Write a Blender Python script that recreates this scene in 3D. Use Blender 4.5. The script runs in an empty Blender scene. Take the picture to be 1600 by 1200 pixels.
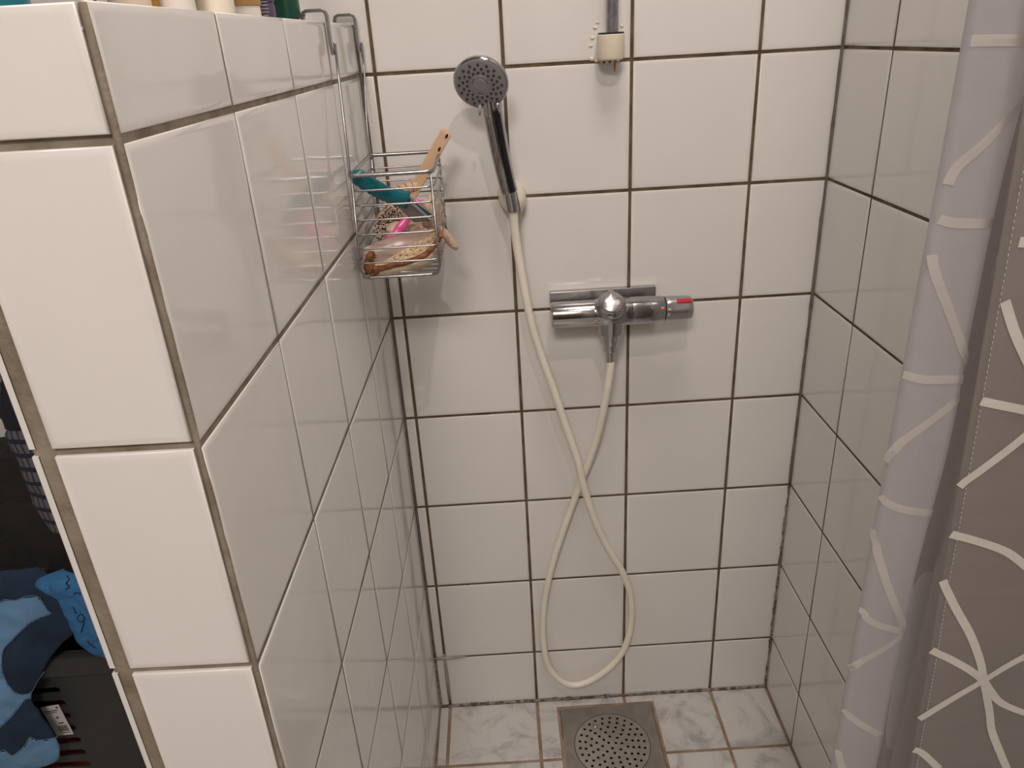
import bpy, bmesh, math, random
from mathutils import Vector, Matrix, noise
random.seed(7)
PI = math.pi
scene = bpy.context.scene
COL = scene.collection

# ------------------------------------------------------------------ camera
F = 1171.951
CR = Matrix(((0.9981637753, 0.0603229516, -0.0054971936),
             (-0.0302699331, 0.4181422491, -0.9078770790),
             (-0.0524672162, 0.9063764124, 0.4192004177)))
CP = Vector((0.1770786, -1.2650009, 1.3907320))
cam = bpy.data.cameras.new('camera')
cam.sensor_width = 36.0
cam.lens = F * 36.0 / 1600.0
cam.clip_start = 0.01
camo = bpy.data.objects.new('camera', cam)
COL.objects.link(camo)
camo.matrix_world = Matrix.Translation(CP) @ CR.to_4x4()
scene.camera = camo

# ------------------------------------------------------------------ world, lamps, exposure
w = bpy.data.worlds.new('world'); scene.world = w
w.use_nodes = True
w.node_tree.nodes['Background'].inputs[0].default_value = (1.0, 0.9, 0.8, 1)
w.node_tree.nodes['Background'].inputs[1].default_value = 0.15

def lamp(name, kind, loc, power, color, size=0.02, rot=None):
    l = bpy.data.lights.new(name, kind)
    l.energy = power; l.color = color
    if kind in ('POINT', 'SPOT'): l.shadow_soft_size = size
    if kind == 'AREA':
        l.shape = 'DISK'; l.size = size
    o = bpy.data.objects.new(name, l); COL.objects.link(o); o.location = loc
    if rot: o.rotation_euler = rot
    return o
WARM = (1.0, 0.885, 0.80)
sp = lamp('ceiling_spot', 'SPOT', (0.33, -1.12, 2.26), 12.2, WARM, 0.014, (math.radians(27), 0, 0))
sp.data.spot_size = math.radians(115); sp.data.spot_blend = 1.0
lamp('ceiling_lamp', 'AREA', (0.36, -0.55, 2.40), 6.0, WARM, 0.4)
lamp('rear_ceiling_lamp', 'AREA', (-0.07, -2.1, 2.40), 27.5, WARM, 0.5)

scene.view_settings.view_transform = 'Standard'
scene.view_settings.look = 'None'
scene.view_settings.exposure = 0.15
scene.view_settings.gamma = 1.0
scene.view_settings.use_curve_mapping = False

# ------------------------------------------------------------------ measuring helpers
def ray(u, v): return CR @ Vector(((u - 800) / F, (600 - v) / F, -1.0))
def at(u, v, y):                       # point of the place at depth y
    d = ray(u, v); return CP + d * ((y - CP.y) / d.y)
def atx(u, v, x):
    d = ray(u, v); return CP + d * ((x - CP.x) / d.x)
def atz(u, v, z):
    d = ray(u, v); return CP + d * ((z - CP.z) / d.z)

# ------------------------------------------------------------------ materials
def s2l(c):
    return tuple(((x / 12.92) if x <= 0.04045 else ((x + 0.055) / 1.055) ** 2.4) for x in c)
def new_mat(name):
    m = bpy.data.materials.new(name); m.use_nodes = True
    nt = m.node_tree
    return m, nt, nt.nodes['Principled BSDF']
def mat(name, col, rough=0.5, metal=0.0, var=0.0, vscale=30.0, bump=0.0, bscale=60.0, spec=0.5,
        trans=0.0, alpha=1.0, coat=0.0, col2=None, sheen=0.0, ramp=(0.35, 0.65), detail=3.0):
    m, nt, b = new_mat(name)
    b.inputs['Base Color'].default_value = (*col, 1)
    b.inputs['Roughness'].default_value = rough
    b.inputs['Metallic'].default_value = metal
    b.inputs['Specular IOR Level'].default_value = spec
    b.inputs['Transmission Weight'].default_value = trans
    b.inputs['Alpha'].default_value = alpha
    b.inputs['Coat Weight'].default_value = coat
    b.inputs['Sheen Weight'].default_value = sheen
    geo = nt.nodes.new('ShaderNodeNewGeometry')
    if var > 0 or col2:
        n = nt.nodes.new('ShaderNodeTexNoise'); n.inputs['Scale'].default_value = vscale
        n.inputs['Detail'].default_value = detail
        nt.links.new(geo.outputs['Position'], n.inputs['Vector'])
        r = nt.nodes.new('ShaderNodeValToRGB')
        r.color_ramp.elements[0].position, r.color_ramp.elements[1].position = ramp
        c2 = col2 or tuple(min(1, c * (1 + var)) for c in col)
        c1 = col if col2 else tuple(c * (1 - var) for c in col)
        r.color_ramp.elements[0].color = (*c1, 1); r.color_ramp.elements[1].color = (*c2, 1)
        nt.links.new(n.outputs['Fac'], r.inputs['Fac'])
        nt.links.new(r.outputs['Color'], b.inputs['Base Color'])
    if bump > 0:
        n = nt.nodes.new('ShaderNodeTexNoise'); n.inputs['Scale'].default_value = bscale
        n.inputs['Detail'].default_value = 2.0
        nt.links.new(geo.outputs['Position'], n.inputs['Vector'])
        bp = nt.nodes.new('ShaderNodeBump'); bp.inputs['Distance'].default_value = bump
        nt.links.new(n.outputs['Fac'], bp.inputs['Height'])
        nt.links.new(bp.outputs['Normal'], b.inputs['Normal'])
    return m

M = {}
M['tile'] = mat('glazed_tile', (0.715, 0.702, 0.685), 0.09, var=0.012, vscale=6, bump=0.0012, bscale=9, spec=0.40)
M['grout'] = mat('brown_grout', (0.08, 0.055, 0.032), 0.9, col2=(0.18, 0.135, 0.09), vscale=28, bump=0.001, bscale=500, spec=0.1, ramp=(0.3, 0.7), detail=6)
M['grout_grey'] = mat('grey_grout', (0.165, 0.135, 0.10), 0.9, col2=(0.28, 0.245, 0.20), vscale=45, bump=0.0006, bscale=300, spec=0.1, ramp=(0.3, 0.7), detail=6)
M['grout_floor'] = mat('floor_grout', (0.22, 0.15, 0.10), 0.9, col2=(0.33, 0.25, 0.195), vscale=22, bump=0.001, bscale=400, spec=0.1)
M['silicone'] = mat('silicone', (0.17, 0.15, 0.135), 0.5, col2=(0.11, 0.09, 0.07), vscale=40)
M['silicone_pale'] = mat('silicone_pale', (0.33, 0.30, 0.27), 0.5, var=0.15, vscale=60, bump=0.001, bscale=200)
M['mould'] = mat('mould_bead', (0.08, 0.065, 0.055), 0.8, col2=(0.30, 0.25, 0.21), vscale=90, bump=0.002, bscale=250, ramp=(0.4, 0.6), detail=5)
M['wall_paint'] = mat('wall_paint', (0.26, 0.245, 0.225), 0.7, var=0.03)
M['plaster'] = mat('painted_plaster', (0.58, 0.565, 0.54), 0.6, var=0.02)
M['chrome'] = mat('chrome', (0.43, 0.43, 0.445), 0.13, 1.0, bump=0.0002, bscale=60)
M['chrome_dull'] = mat('chrome_dull', (0.50, 0.49, 0.49), 0.26, 1.0, var=0.06, vscale=70)
M['steel'] = mat('brushed_steel', (0.36, 0.335, 0.31), 0.42, 1.0, var=0.08, vscale=35)
M['steel_grate'] = mat('grate_steel', (0.46, 0.43, 0.40), 0.36, 1.0, var=0.06, vscale=50)
M['wire'] = mat('steel_wire', (0.36, 0.355, 0.365), 0.26, 1.0)
M['dark'] = mat('dark_gap', (0.008, 0.007, 0.006), 0.9)
M['black_rubber'] = mat('black_rubber', (0.012, 0.013, 0.018), 0.4)
M['black_gloss'] = mat('black_strip', (0.006, 0.007, 0.012), 0.08)
M['cream'] = mat('cream_plastic', (0.72, 0.66, 0.54), 0.28, var=0.03, vscale=40)
M['hose'] = mat('cream_hose', (0.80, 0.765, 0.66), 0.32, var=0.03, vscale=20)
M['sprayface'] = mat('grey_spray_plate', (0.215, 0.215, 0.225), 0.4)
M['sprayring'] = mat('grey_ring', (0.28, 0.28, 0.29), 0.35)
M['nozzle'] = mat('nozzle_rubber', (0.03, 0.027, 0.025), 0.6)
M['pipe'] = mat('grey_pipe', (0.30, 0.31, 0.34), 0.28, 0.85, var=0.15, vscale=120)
M['red'] = mat('red_plastic', (0.50, 0.02, 0.035), 0.3)
M['blue'] = mat('blue_print', (0.01, 0.12, 0.35), 0.4)
M['orange'] = mat('orange_print', (0.80, 0.16, 0.03), 0.4)
M['engrave'] = mat('engraved_print', (0.16, 0.15, 0.15), 0.5)
M['wood'] = mat('beech_wood', (0.47, 0.30, 0.175), 0.55, col2=(0.56, 0.38, 0.24), vscale=25)
M['bristle'] = mat('bristles', (0.74, 0.63, 0.54), 0.8, col2=(0.52, 0.40, 0.32), vscale=160)
M['teal'] = mat('teal_gel', (0.0, 0.145, 0.195), 0.18, col2=(0.0, 0.21, 0.26), vscale=40, trans=0.35)
M['teal_dark'] = mat('teal_edge', (0.0, 0.06, 0.07), 0.3)
M['rasp'] = mat('rasp_steel', (0.10, 0.09, 0.088), 0.5, 0.2, var=0.05, vscale=300)
M['silver'] = mat('silver_edge', (0.55, 0.53, 0.52), 0.3, 0.8)
M['pink'] = mat('pink_plastic', (0.78, 0.10, 0.36), 0.25)
M['pouch'] = mat('clear_pouch', (0.62, 0.40, 0.38), 0.2, col2=(0.50, 0.42, 0.35), vscale=14, trans=0.25, alpha=0.75)
M['loofah'] = mat('loofah_mesh', (0.28, 0.16, 0.07), 0.95, col2=(0.80, 0.62, 0.40), vscale=330, bump=0.004, bscale=420, ramp=(0.35, 0.52))
M['leather'] = mat('brown_edging', (0.17, 0.055, 0.02), 0.6, col2=(0.34, 0.13, 0.055), vscale=120, bump=0.002, bscale=260)
M['canvas'] = mat('cream_backing', (0.58, 0.47, 0.36), 0.9, col2=(0.68, 0.57, 0.42), vscale=60, bump=0.0015, bscale=250)
M['terry'] = mat('beige_terry', (0.58, 0.42, 0.29), 0.95, col2=(0.72, 0.55, 0.41), vscale=240, bump=0.002, bscale=380)
M['crate'] = mat('charcoal_plastic', (0.030, 0.032, 0.033), 0.5)
M['black_cloth'] = mat('black_cloth', (0.007, 0.0065, 0.006), 0.95, var=0.3, vscale=12, bump=0.002, bscale=160)
M['olive_cloth'] = mat('dark_olive_cloth', (0.022, 0.018, 0.008), 0.95, bump=0.002, bscale=160)
M['blue_cloth'] = mat('steel_blue_cloth', (0.125, 0.265, 0.45), 0.9, var=0.12, vscale=18, bump=0.001, bscale=500)
M['navy_cloth'] = mat('navy_cloth', (0.010, 0.027, 0.062), 0.9, var=0.2, vscale=18, bump=0.001, bscale=500)
M['lace_cloth'] = mat('blue_lace_cloth', (0.035, 0.17, 0.40), 0.9, col2=(0.028, 0.13, 0.31), vscale=70, bump=0.003, bscale=130)
M['ink_cloth'] = mat('ink_cloth', (0.007, 0.009, 0.017), 0.9)
M['stitch'] = mat('pale_stitching', (0.10, 0.16, 0.25), 0.9)
M['red_cloth'] = mat('red_cloth', (0.28, 0.03, 0.02), 0.9, var=0.2, vscale=30)
M['paper'] = mat('paper_tag', (0.62, 0.61, 0.60), 0.6)
M['ink'] = mat('black_ink', (0.05, 0.05, 0.05), 0.7)
M['khaki'] = mat('khaki_print', (0.12, 0.115, 0.075), 0.8)
M['white_pl'] = mat('white_bottle', (0.74, 0.70, 0.64), 0.3)
M['ivory_pl'] = mat('ivory_bottle', (0.80, 0.74, 0.62), 0.3, var=0.05, vscale=60)
M['mustard'] = mat('mustard_print', (0.52, 0.30, 0.05), 0.4)
M['tan'] = mat('tan_print', (0.66, 0.55, 0.44), 0.4)
M['brown_print'] = mat('brown_print', (0.42, 0.23, 0.08), 0.4)
M['purple'] = mat('purple_tube', (0.085, 0.06, 0.12), 0.35)
M['green'] = mat('green_bottle', (0.005, 0.06, 0.04), 0.3)
M['green2'] = mat('green_cap', (0.004, 0.045, 0.04), 0.35)
M['teal_pl'] = mat('teal_bottle', (0.01, 0.16, 0.20), 0.3)
M['lilac_cloth'] = mat('mauve_cloth', (0.20, 0.15, 0.16), 0.9, var=0.25, vscale=120)

# marbled floor tile
def marble():
    m, nt, b = new_mat('marbled_floor_tile')
    geo = nt.nodes.new('ShaderNodeNewGeometry')
    oi = nt.nodes.new('ShaderNodeObjectInfo')
    add = nt.nodes.new('ShaderNodeVectorMath'); add.operation = 'ADD'
    mul = nt.nodes.new('ShaderNodeVectorMath'); mul.operation = 'SCALE'; mul.inputs['Scale'].default_value = 7.0
    nt.links.new(oi.outputs['Random'], mul.inputs[0])
    nt.links.new(geo.outputs['Position'], add.inputs[0]); nt.links.new(mul.outputs[0], add.inputs[1])
    n1 = nt.nodes.new('ShaderNodeTexNoise'); n1.inputs['Scale'].default_value = 9; n1.inputs['Detail'].default_value = 7
    n1.inputs['Distortion'].default_value = 1.6; n1.inputs['Roughness'].default_value = 0.65
    nt.links.new(add.outputs[0], n1.inputs['Vector'])
    r = nt.nodes.new('ShaderNodeValToRGB')
    e = r.color_ramp.elements
    e[0].position = 0.36; e[0].color = (0.345, 0.34, 0.345, 1)
    e[1].position = 0.52; e[1].color = (0.545, 0.533, 0.515, 1)
    e2 = e.new(0.45); e2.color = (0.475, 0.468, 0.46, 1)
    nt.links.new(n1.outputs['Fac'], r.inputs['Fac'])
    nt.links.new(r.outputs['Color'], b.inputs['Base Color'])
    b.inputs['Roughness'].default_value = 0.28
    return m
M['marble'] = marble()

# shower curtain cloth: part of the light passes through
def curtain_mat(name, col, tr, clear=0.12):
    m, nt, b = new_mat(name)
    out = nt.nodes['Material Output']
    b.inputs['Base Color'].default_value = (*col, 1); b.inputs['Roughness'].default_value = 0.38
    b.inputs['Specular IOR Level'].default_value = 0.35
    geo = nt.nodes.new('ShaderNodeNewGeometry')
    mp = nt.nodes.new('ShaderNodeMapping'); mp.inputs['Scale'].default_value = (10, 10, 60)
    n = nt.nodes.new('ShaderNodeTexNoise'); n.inputs['Scale'].default_value = 1.0; n.inputs['Detail'].default_value = 3
    nt.links.new(geo.outputs['Position'], mp.inputs['Vector']); nt.links.new(mp.outputs[0], n.inputs['Vector'])
    bp = nt.nodes.new('ShaderNodeBump'); bp.inputs['Distance'].default_value = 0.0012
    nt.links.new(n.outputs['Fac'], bp.inputs['Height']); nt.links.new(bp.outputs['Normal'], b.inputs['Normal'])
    t = nt.nodes.new('ShaderNodeBsdfTranslucent'); t.inputs['Color'].default_value = (*col, 1)
    tp = nt.nodes.new('ShaderNodeBsdfTransparent'); tp.inputs['Color'].default_value = (0.95, 0.95, 0.98, 1)
    mx = nt.nodes.new('ShaderNodeMixShader'); mx.inputs[0].default_value = tr
    mx2 = nt.nodes.new('ShaderNodeMixShader'); mx2.inputs[0].default_value = clear
    nt.links.new(b.outputs[0], mx.inputs[1]); nt.links.new(t.outputs[0], mx.inputs[2])
    nt.links.new(mx.outputs[0], mx2.inputs[1]); nt.links.new(tp.outputs[0], mx2.inputs[2])
    nt.links.new(mx2.outputs[0], out.inputs['Surface'])
    return m
M['curtain'] = curtain_mat('curtain_cloth', (0.36, 0.325, 0.315), 0.55, 0.10)
M['curtain_back'] = curtain_mat('curtain_reverse', (0.66, 0.645, 0.67), 0.70, 0.14)
M['line_back'] = curtain_mat('reverse_print', (0.72, 0.69, 0.66), 0.50, 0.05)
M['curtain_line'] = curtain_mat('curtain_print', (0.66, 0.64, 0.60), 0.25, 0.0)

# plaid shirt
def plaid():
    m, nt, b = new_mat('plaid_cloth')
    geo = nt.nodes.new('ShaderNodeNewGeometry')
    sep = nt.nodes.new('ShaderNodeSeparateXYZ'); nt.links.new(geo.outputs['Position'], sep.inputs[0])
    def wave(out, sc, off):
        a = nt.nodes.new('ShaderNodeMath'); a.operation = 'MULTIPLY_ADD'
        a.inputs[1].default_value = sc; a.inputs[2].default_value = off; nt.links.new(out, a.inputs[0])
        f = nt.nodes.new('ShaderNodeMath'); f.operation = 'FRACT'; nt.links.new(a.outputs[0], f.inputs[0])
        g = nt.nodes.new('ShaderNodeMath'); g.operation = 'GREATER_THAN'; g.inputs[1].default_value = 0.68
        nt.links.new(f.outputs[0], g.inputs[0]); return g.outputs[0]
    w1 = wave(sep.outputs['X'], 130.0, 0.3); w2 = wave(sep.outputs['Z'], 55.0, 0.1)
    mx = nt.nodes.new('ShaderNodeMix'); mx.data_type = 'RGBA'; nt.links.new(w1, mx.inputs['Factor'])
    mx.inputs['A'].default_value = (0.10, 0.10, 0.12, 1); mx.inputs['B'].default_value = (0.025, 0.025, 0.045, 1)
    mx2 = nt.nodes.new('ShaderNodeMix'); mx2.data_type = 'RGBA'; nt.links.new(w2, mx2.inputs['Factor'])
    nt.links.new(mx.outputs['Result'], mx2.inputs['A']); mx2.inputs['B'].default_value = (0.012, 0.014, 0.03, 1)
    nt.links.new(mx2.outputs['Result'], b.inputs['Base Color']); b.inputs['Roughness'].default_value = 0.9
    return m
M['plaid'] = plaid()

# ------------------------------------------------------------------ mesh helpers
def link(name, me, material=None, parent=None):
    o = bpy.data.objects.new(name, me); COL.objects.link(o)
    if material and me is not None and not me.materials: me.materials.append(M[material])
    if parent is not None: o.parent = parent
    return o
def tag(o, label=None, cat=None, group=None, kind=None):
    if label: o['label'] = label
    if cat: o['category'] = cat
    if group: o['group'] = group
    if kind: o['kind'] = kind
    return o
def thing(name, label, cat, loc=(0, 0, 0), group=None):
    o = bpy.data.objects.new(name, None); COL.objects.link(o); o.location = loc
    o.empty_display_size = 0.03
    return tag(o, label, cat, group)

class MB:
    """collects pieces of one mesh, in world coordinates"""
    def __init__(s): s.v = []; s.f = []
    def add(s, vs, fs):
        n = len(s.v); s.v += [Vector(v) for v in vs]; s.f += [tuple(i + n for i in f) for f in fs]; return s
    def box(s, x0, x1, y0, y1, z0, z1, mtx=None):
        vs = [Vector((x, y, z)) for z in (z0, z1) for y in (y0, y1) for x in (x0, x1)]
        if mtx is not None: vs = [mtx @ v for v in vs]
        return s.add(vs, [(0, 2, 3, 1), (4, 5, 7, 6), (0, 1, 5, 4), (2, 6, 7, 3), (0, 4, 6, 2), (1, 3, 7, 5)])
    def lathe(s, prof, mtx, seg=32):
        """prof: (r, h) along local Z"""
        vs = []; fs = []
        for r, h in prof:
            for k in range(seg):
                a = 2 * PI * k / seg; vs.append(mtx @ Vector((r * math.cos(a), r * math.sin(a), h)))
        for i in range(len(prof) - 1):
            for k in range(seg):
                k2 = (k + 1) % seg
                fs.append((i * seg + k, i * seg + k2, (i + 1) * seg + k2, (i + 1) * seg + k))
        if prof[0][0] > 1e-6: fs.append(tuple(reversed(range(seg))))
        if prof[-1][0] > 1e-6: fs.append(tuple((len(prof) - 1) * seg + k for k in range(seg)))
        return s.add(vs, fs)
    def tube(s, pts, rad, seg=10, caps=True, closed=False, flat=1.0, up=None, rot=0.0):
        pts = [Vector(p) for p in pts]; n = len(pts)
        if not hasattr(rad, '__len__'): rad = [rad] * n
        vs = []; fs = []; prev = None
        for i, p in enumerate(pts):
            a = pts[(i - 1) % n] if (closed or i > 0) else p
            b = pts[(i + 1) % n] if (closed or i < n - 1) else p
            t = (b - a).normalized()
            if prev is None:
                u = Vector(up) if up is not None else (Vector((0, 0, 1)) if abs(t.z) < 0.9 else Vector((1, 0, 0)))
            else: u = prev
            u = (u - t * u.dot(t)).normalized(); prev = u; q = t.cross(u)
            for k in range(seg):
                an = 2 * PI * k / seg + rot
                vs.append(p + u * (math.cos(an) * rad[i] * flat) + q * (math.sin(an) * rad[i]))
        m = n if closed else n - 1
        for i in range(m):
            j = (i + 1) % n
            for k in range(seg):
                k2 = (k + 1) % seg
                fs.append((i * seg + k, i * seg + k2, j * seg + k2, j * seg + k))
        if caps and not closed:
            fs.append(tuple(reversed(range(seg)))); fs.append(tuple((n - 1) * seg + k for k in range(seg)))
        return s.add(vs, fs)
    def grid(s, fn, nu, nv, wrap=False):
        vs = [fn(i / nu, j / nv) for j in range(nv + 1) for i in range(nu + 1)]
        fs = [(j * (nu + 1) + i, j * (nu + 1) + i + 1, (j + 1) * (nu + 1) + i + 1, (j + 1) * (nu + 1) + i)
              for j in range(nv) for i in range(nu)]
        return s.add(vs, fs)
    def build(s, name, material, parent=None, smooth=True, fix=True, bevel=0, solid=0, sub=0):
        vs = s.v
        if parent is not None:
            inv = world_of(parent).inverted(); vs = [inv @ v for v in vs]
        me = bpy.data.meshes.new(name); me.from_pydata([tuple(v) for v in vs], [], s.f); me.update()
        if fix:
            bm = bmesh.new(); bm.from_mesh(me); bmesh.ops.recalc_face_normals(bm, faces=bm.faces); bm.to_mesh(me); bm.free()
        if smooth:
            me.polygons.foreach_set('use_smooth', [True] * len(me.polygons))
        o = link(name, me, material, parent)
        if smooth == 'auto':
            me.set_sharp_from_angle(angle=math.radians(40))
        if bevel:
            m = o.modifiers.new('bevel', 'BEVEL'); m.width = bevel; m.segments = 2; m.limit_method = 'ANGLE'
        if solid:
            m = o.modifiers.new('solid', 'SOLIDIFY'); m.thickness = solid; m.offset = 0
        if sub:
            m = o.modifiers.new('sub', 'SUBSURF'); m.levels = sub; m.render_levels = sub
        return o
def world_of(o):
    m = o.matrix_basis.copy() if not o.parent else world_of(o.parent) @ o.matrix_parent_inverse @ o.matrix_basis
    return m
def frame(o, z, x=None):
    z = Vector(z).normalized(); x = Vector(x) if x is not None else (Vector((1, 0, 0)) if abs(z.x) < 0.9 else Vector((0, 1, 0)))
    x = (x - z * x.dot(z)).normalized(); y = z.cross(x)
    return Matrix(((x.x, y.x, z.x, o[0]), (x.y, y.y, z.y, o[1]), (x.z, y.z, z.z, o[2]), (0, 0, 0, 1)))
def spline(pts, n=8, closed=False):
    pts = [Vector(p) for p in pts]; out = []; N = len(pts)
    m = N if closed else N - 1
    for i in range(m):
        if closed: p0, p1, p2, p3 = pts[(i - 1) % N], pts[i], pts[(i + 1) % N], pts[(i + 2) % N]
        else: p0, p1, p2, p3 = pts[max(i - 1, 0)], pts[i], pts[i + 1], pts[min(i + 2, N - 1)]
        for k in range(n):
            t = k / n
            out.append(0.5 * ((2 * p1) + (p2 - p0) * t + (2 * p0 - 5 * p1 + 4 * p2 - p3) * t * t + (3 * p1 - p0 - 3 * p2 + p3) * t ** 3))
    if not closed: out.append(pts[-1])
    return out
def round_rect(x0, x1, y0, y1, r, z, n=5):
    out = []
    for cx, cy, a0 in ((x1 - r, y1 - r, 0), (x0 + r, y1 - r, PI / 2), (x0 + r, y0 + r, PI), (x1 - r, y0 + r, 3 * PI / 2)):
        for k in range(n + 1):
            a = a0 + PI / 2 * k / n; out.append(Vector((cx + r * math.cos(a), cy + r * math.sin(a), z)))
    return out

# ------------------------------------------------------------------ tiles
_tile = {}
def tile_mesh(wd, ht, t=0.0022, r=0.0011, material='tile'):
    key = (round(wd, 4), round(ht, 4), round(t, 4), material)
    if key in _tile: return _tile[key]
    r = min(r, wd * .2, ht * .2); pi = min(0.006, wd * .3, ht * .3)
    rings = ((0, 0), (0, max(t * .4, t - r * 1.7)), (0, t - r), (r * .3, t - r * .3), (r, t), (pi, t + 0.00004))
    vs = []; fs = []
    for ins, z in rings:
        a, b = wd / 2 - ins, ht / 2 - ins
        vs += [(-a, -b, z), (a, -b, z), (a, b, z), (-a, b, z)]
    for i in range(len(rings) - 1):
        for k in range(4):
            k2 = (k + 1) % 4; fs.append((i * 4 + k, i * 4 + k2, i * 4 + 4 + k2, i * 4 + 4 + k))
    n = (len(rings) - 1) * 4; fs.append((n, n + 1, n + 2, n + 3))
    me = bpy.data.meshes.new('tile'); me.from_pydata(vs, [], fs); me.update()
    me.polygons.foreach_set('use_smooth', [True] * len(me.polygons))
    me.set_sharp_from_angle(angle=math.radians(50))
    me.materials.append(M[material]); _tile[key] = me
    return me
DEPTH = 0.0016     # how far the grout lies behind the glazed face
def put_tile(parent, centre, normal, xaxis, wd, ht, t=0.0022, jit=1.0, sink=None):
    """centre lies on the glazed face, in the parent's own space"""
    sink = t if sink is None else sink
    o = link('tile', tile_mesh(wd, ht, t), None, parent)
    j = Vector((random.uniform(-1, 1), random.uniform(-1, 1), random.uniform(-1, 1)))
    n = (Vector(normal) + Vector((j.y, j.z, j.x)) * 0.0022 * jit)
    c = Vector(centre) - Vector(normal) * (sink - random.uniform(-.0002, .0002) * jit)
    m = frame(c, n, xaxis)
    o.matrix_basis = m
    return o
def spans(lines, gap):
    return [((a + b) / 2, b - a - gap) for a, b in zip(lines[:-1], lines[1:])]

XL, XR = -0.0232, 0.7301
TL, TR = 0.014876, 0.004784            # how far the side walls lean off square
H, ZG = 0.20049, 0.14641
CEIL = 2.42
rows = [0.0] + [ZG + k * H for k in range(0, 12)]
rows = [z for z in rows if z < CEIL] + [CEIL]

# ------------------------------------------------------------------ back wall
wall_back = MB().box(-1.3, XR + 0.1, DEPTH, 0.12, -0.1, CEIL + .05).build('wall_back', 'grout', smooth=False)
tag(wall_back, kind='structure')
gap = 0.0052
cols = [XL + 0.0015, 0.0, 0.2, 0.4, 0.6, XR + 0.0008]
for ci, (cx, cw) in enumerate(spans(cols, gap)):
    for cz, ch in spans(rows, gap):
        if ci == 0 and cz > 1.36: cx, cw = -0.1, 0.2 - gap      # above the half wall the tiles run on
        put_tile(wall_back, (cx, 0, cz), (0, -1, 0), (1, 0, 0), cw, ch)
for cx, cw in spans([-1.3, -1.2, -1.0, -0.8, -0.6, -0.4, -0.2, XL - 0.12], gap):
    for cz, ch in spans(rows, gap):
        if cx > -.2 and cz > 1.36: continue
        put_tile(wall_back, (cx, 0, cz), (0, -1, 0), (1, 0, 0), cw, ch)
def bead(parent, a, b, r, m, n=60, name='sealant_bead', wob=0.35, jag=0.0):
    pts = []; rad = []
    a, b = Vector(a), Vector(b)
    for i in range(n + 1):
        p = a.lerp(b, i / n); q = p * 60
        k = noise.noise(q) + 0.5 * noise.noise(q * 3.1)
        rad.append(r * (1 + wob * k)); pts.append(p + Vector((noise.noise(q + Vector((5, 0, 0))), 0, noise.noise(q + Vector((0, 9, 0))))) * jag)
    return MB().tube(pts, rad, 8).build(name, m, parent)
bead(wall_back, (XR - .001, -0.001, .55), (XR - .001, -0.001, CEIL), 0.0036, 'silicone')
bead(wall_back, (XR - .001, -0.001, .0), (XR - .001, -0.001, .55), 0.0036, 'mould', wob=0.7, jag=0.001)
bead(wall_back, (XL + .001, -0.001, .0), (XL + .001, -0.001, .15), 0.0034, 'mould', wob=0.7, jag=.001)
bead(wall_back, (XL + .001, 0.0, .15), (XL + .001, 0.0, 1.42), 0.0022, 'silicone')
bead(wall_back, (XL, -0.0015, .001), (.4, -0.0015, .001), 0.0036, 'mould', 120, wob=0.7, jag=0.0015)
bead(wall_back, (.4, -0.0015, .001), (XR, -0.0015, .001), 0.0034, 'mould', 120, wob=0.7, jag=0.0012)
MB().tube([(XL + .003, -.0006, ZG), (-.005, -.0012, ZG), (.02, -.001, ZG + .0005), (.05, -.0002, ZG)], [.003, .0036, .0034, .0016], 8).build('sealant_bead', 'silicone_pale', wall_back)
MB().tube([(0, -.001, ZG + .012), (0, -.0012, ZG - .02), (.0005, -.0014, .08), (0, -.001, .022)], [.002, .0037, .0042, .003], 8).build('sealant_bead', 'silicone_pale', wall_back)

# ------------------------------------------------------------------ right wall
wall_right = MB().box(.0010, 0.12, -2.45, 0.1, -0.1, CEIL + .05).build('wall_right', 'grout', smooth=False)
tag(wall_right, kind='structure')
wall_right.location = (XR, 0, 0); wall_right.rotation_euler = (0, 0, -TR)
ylines = [-2.3596, -2.1596, -1.9596, -1.7596, -1.5596, -1.3596, -1.1596, -0.9596, -0.7596, -0.5596, -0.3596, -0.1596, -0.0]
for cy, cw in spans(ylines, 0.0042):
    for cz, ch in spans(rows, 0.0046):
        put_tile(wall_right, (0, cy, cz), (-1, 0, 0), (0, -1, 0), cw, ch)

# ------------------------------------------------------------------ half-height wall on the left
TOP = 1.4208; Y0 = -0.8113; TH = 0.107
wall_left = MB().box(-TH - .0092, -.0007, Y0 + .0035, 0.0, -0.1, TOP - .014).box(-.006, -.0007, Y0 + .0035, 0.0, TOP - .015, TOP - .0015).box(-TH - .009, -.006, Y0 + .0035, Y0 + .009, TOP - .015, TOP - .0015).build('wall_left', 'grout_grey', smooth=False)
tag(wall_left, kind='structure')
wall_left.location = (XL, 0, 0); wall_left.rotation_euler = (0, 0, -TL)
hrows = [z for z in rows if z < 1.36] + [TOP + .0025]
lcols = [Y0, -0.6097, -0.4087, -0.2086, -0.001]
for i, (cy, cw) in enumerate(spans(lcols, 0.0034)):
    for cz, ch in spans(hrows, 0.0052):
        put_tile(wall_left, (0, cy, cz), (1, 0, 0), (0, 1, 0), cw, ch)
# end face towards the room
for cz, ch in spans(hrows, 0.0062):
    put_tile(wall_left, (-.0535, Y0, cz), (0, -1, 0), (1, 0, 0), TH - .0115, ch, t=0.006, sink=.006)
# outer side, seen only along its front edge
for cy, cw in spans([Y0 + .0012, -0.6097, -0.4087, -0.2086, -0.001], 0.002):
    for cz, ch in spans(hrows, 0.0058):
        put_tile(wall_left, (-TH - .0118, cy, cz), (-1, 0, 0), (0, -1, 0), cw, ch, t=0.0052, sink=.0052)
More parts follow.
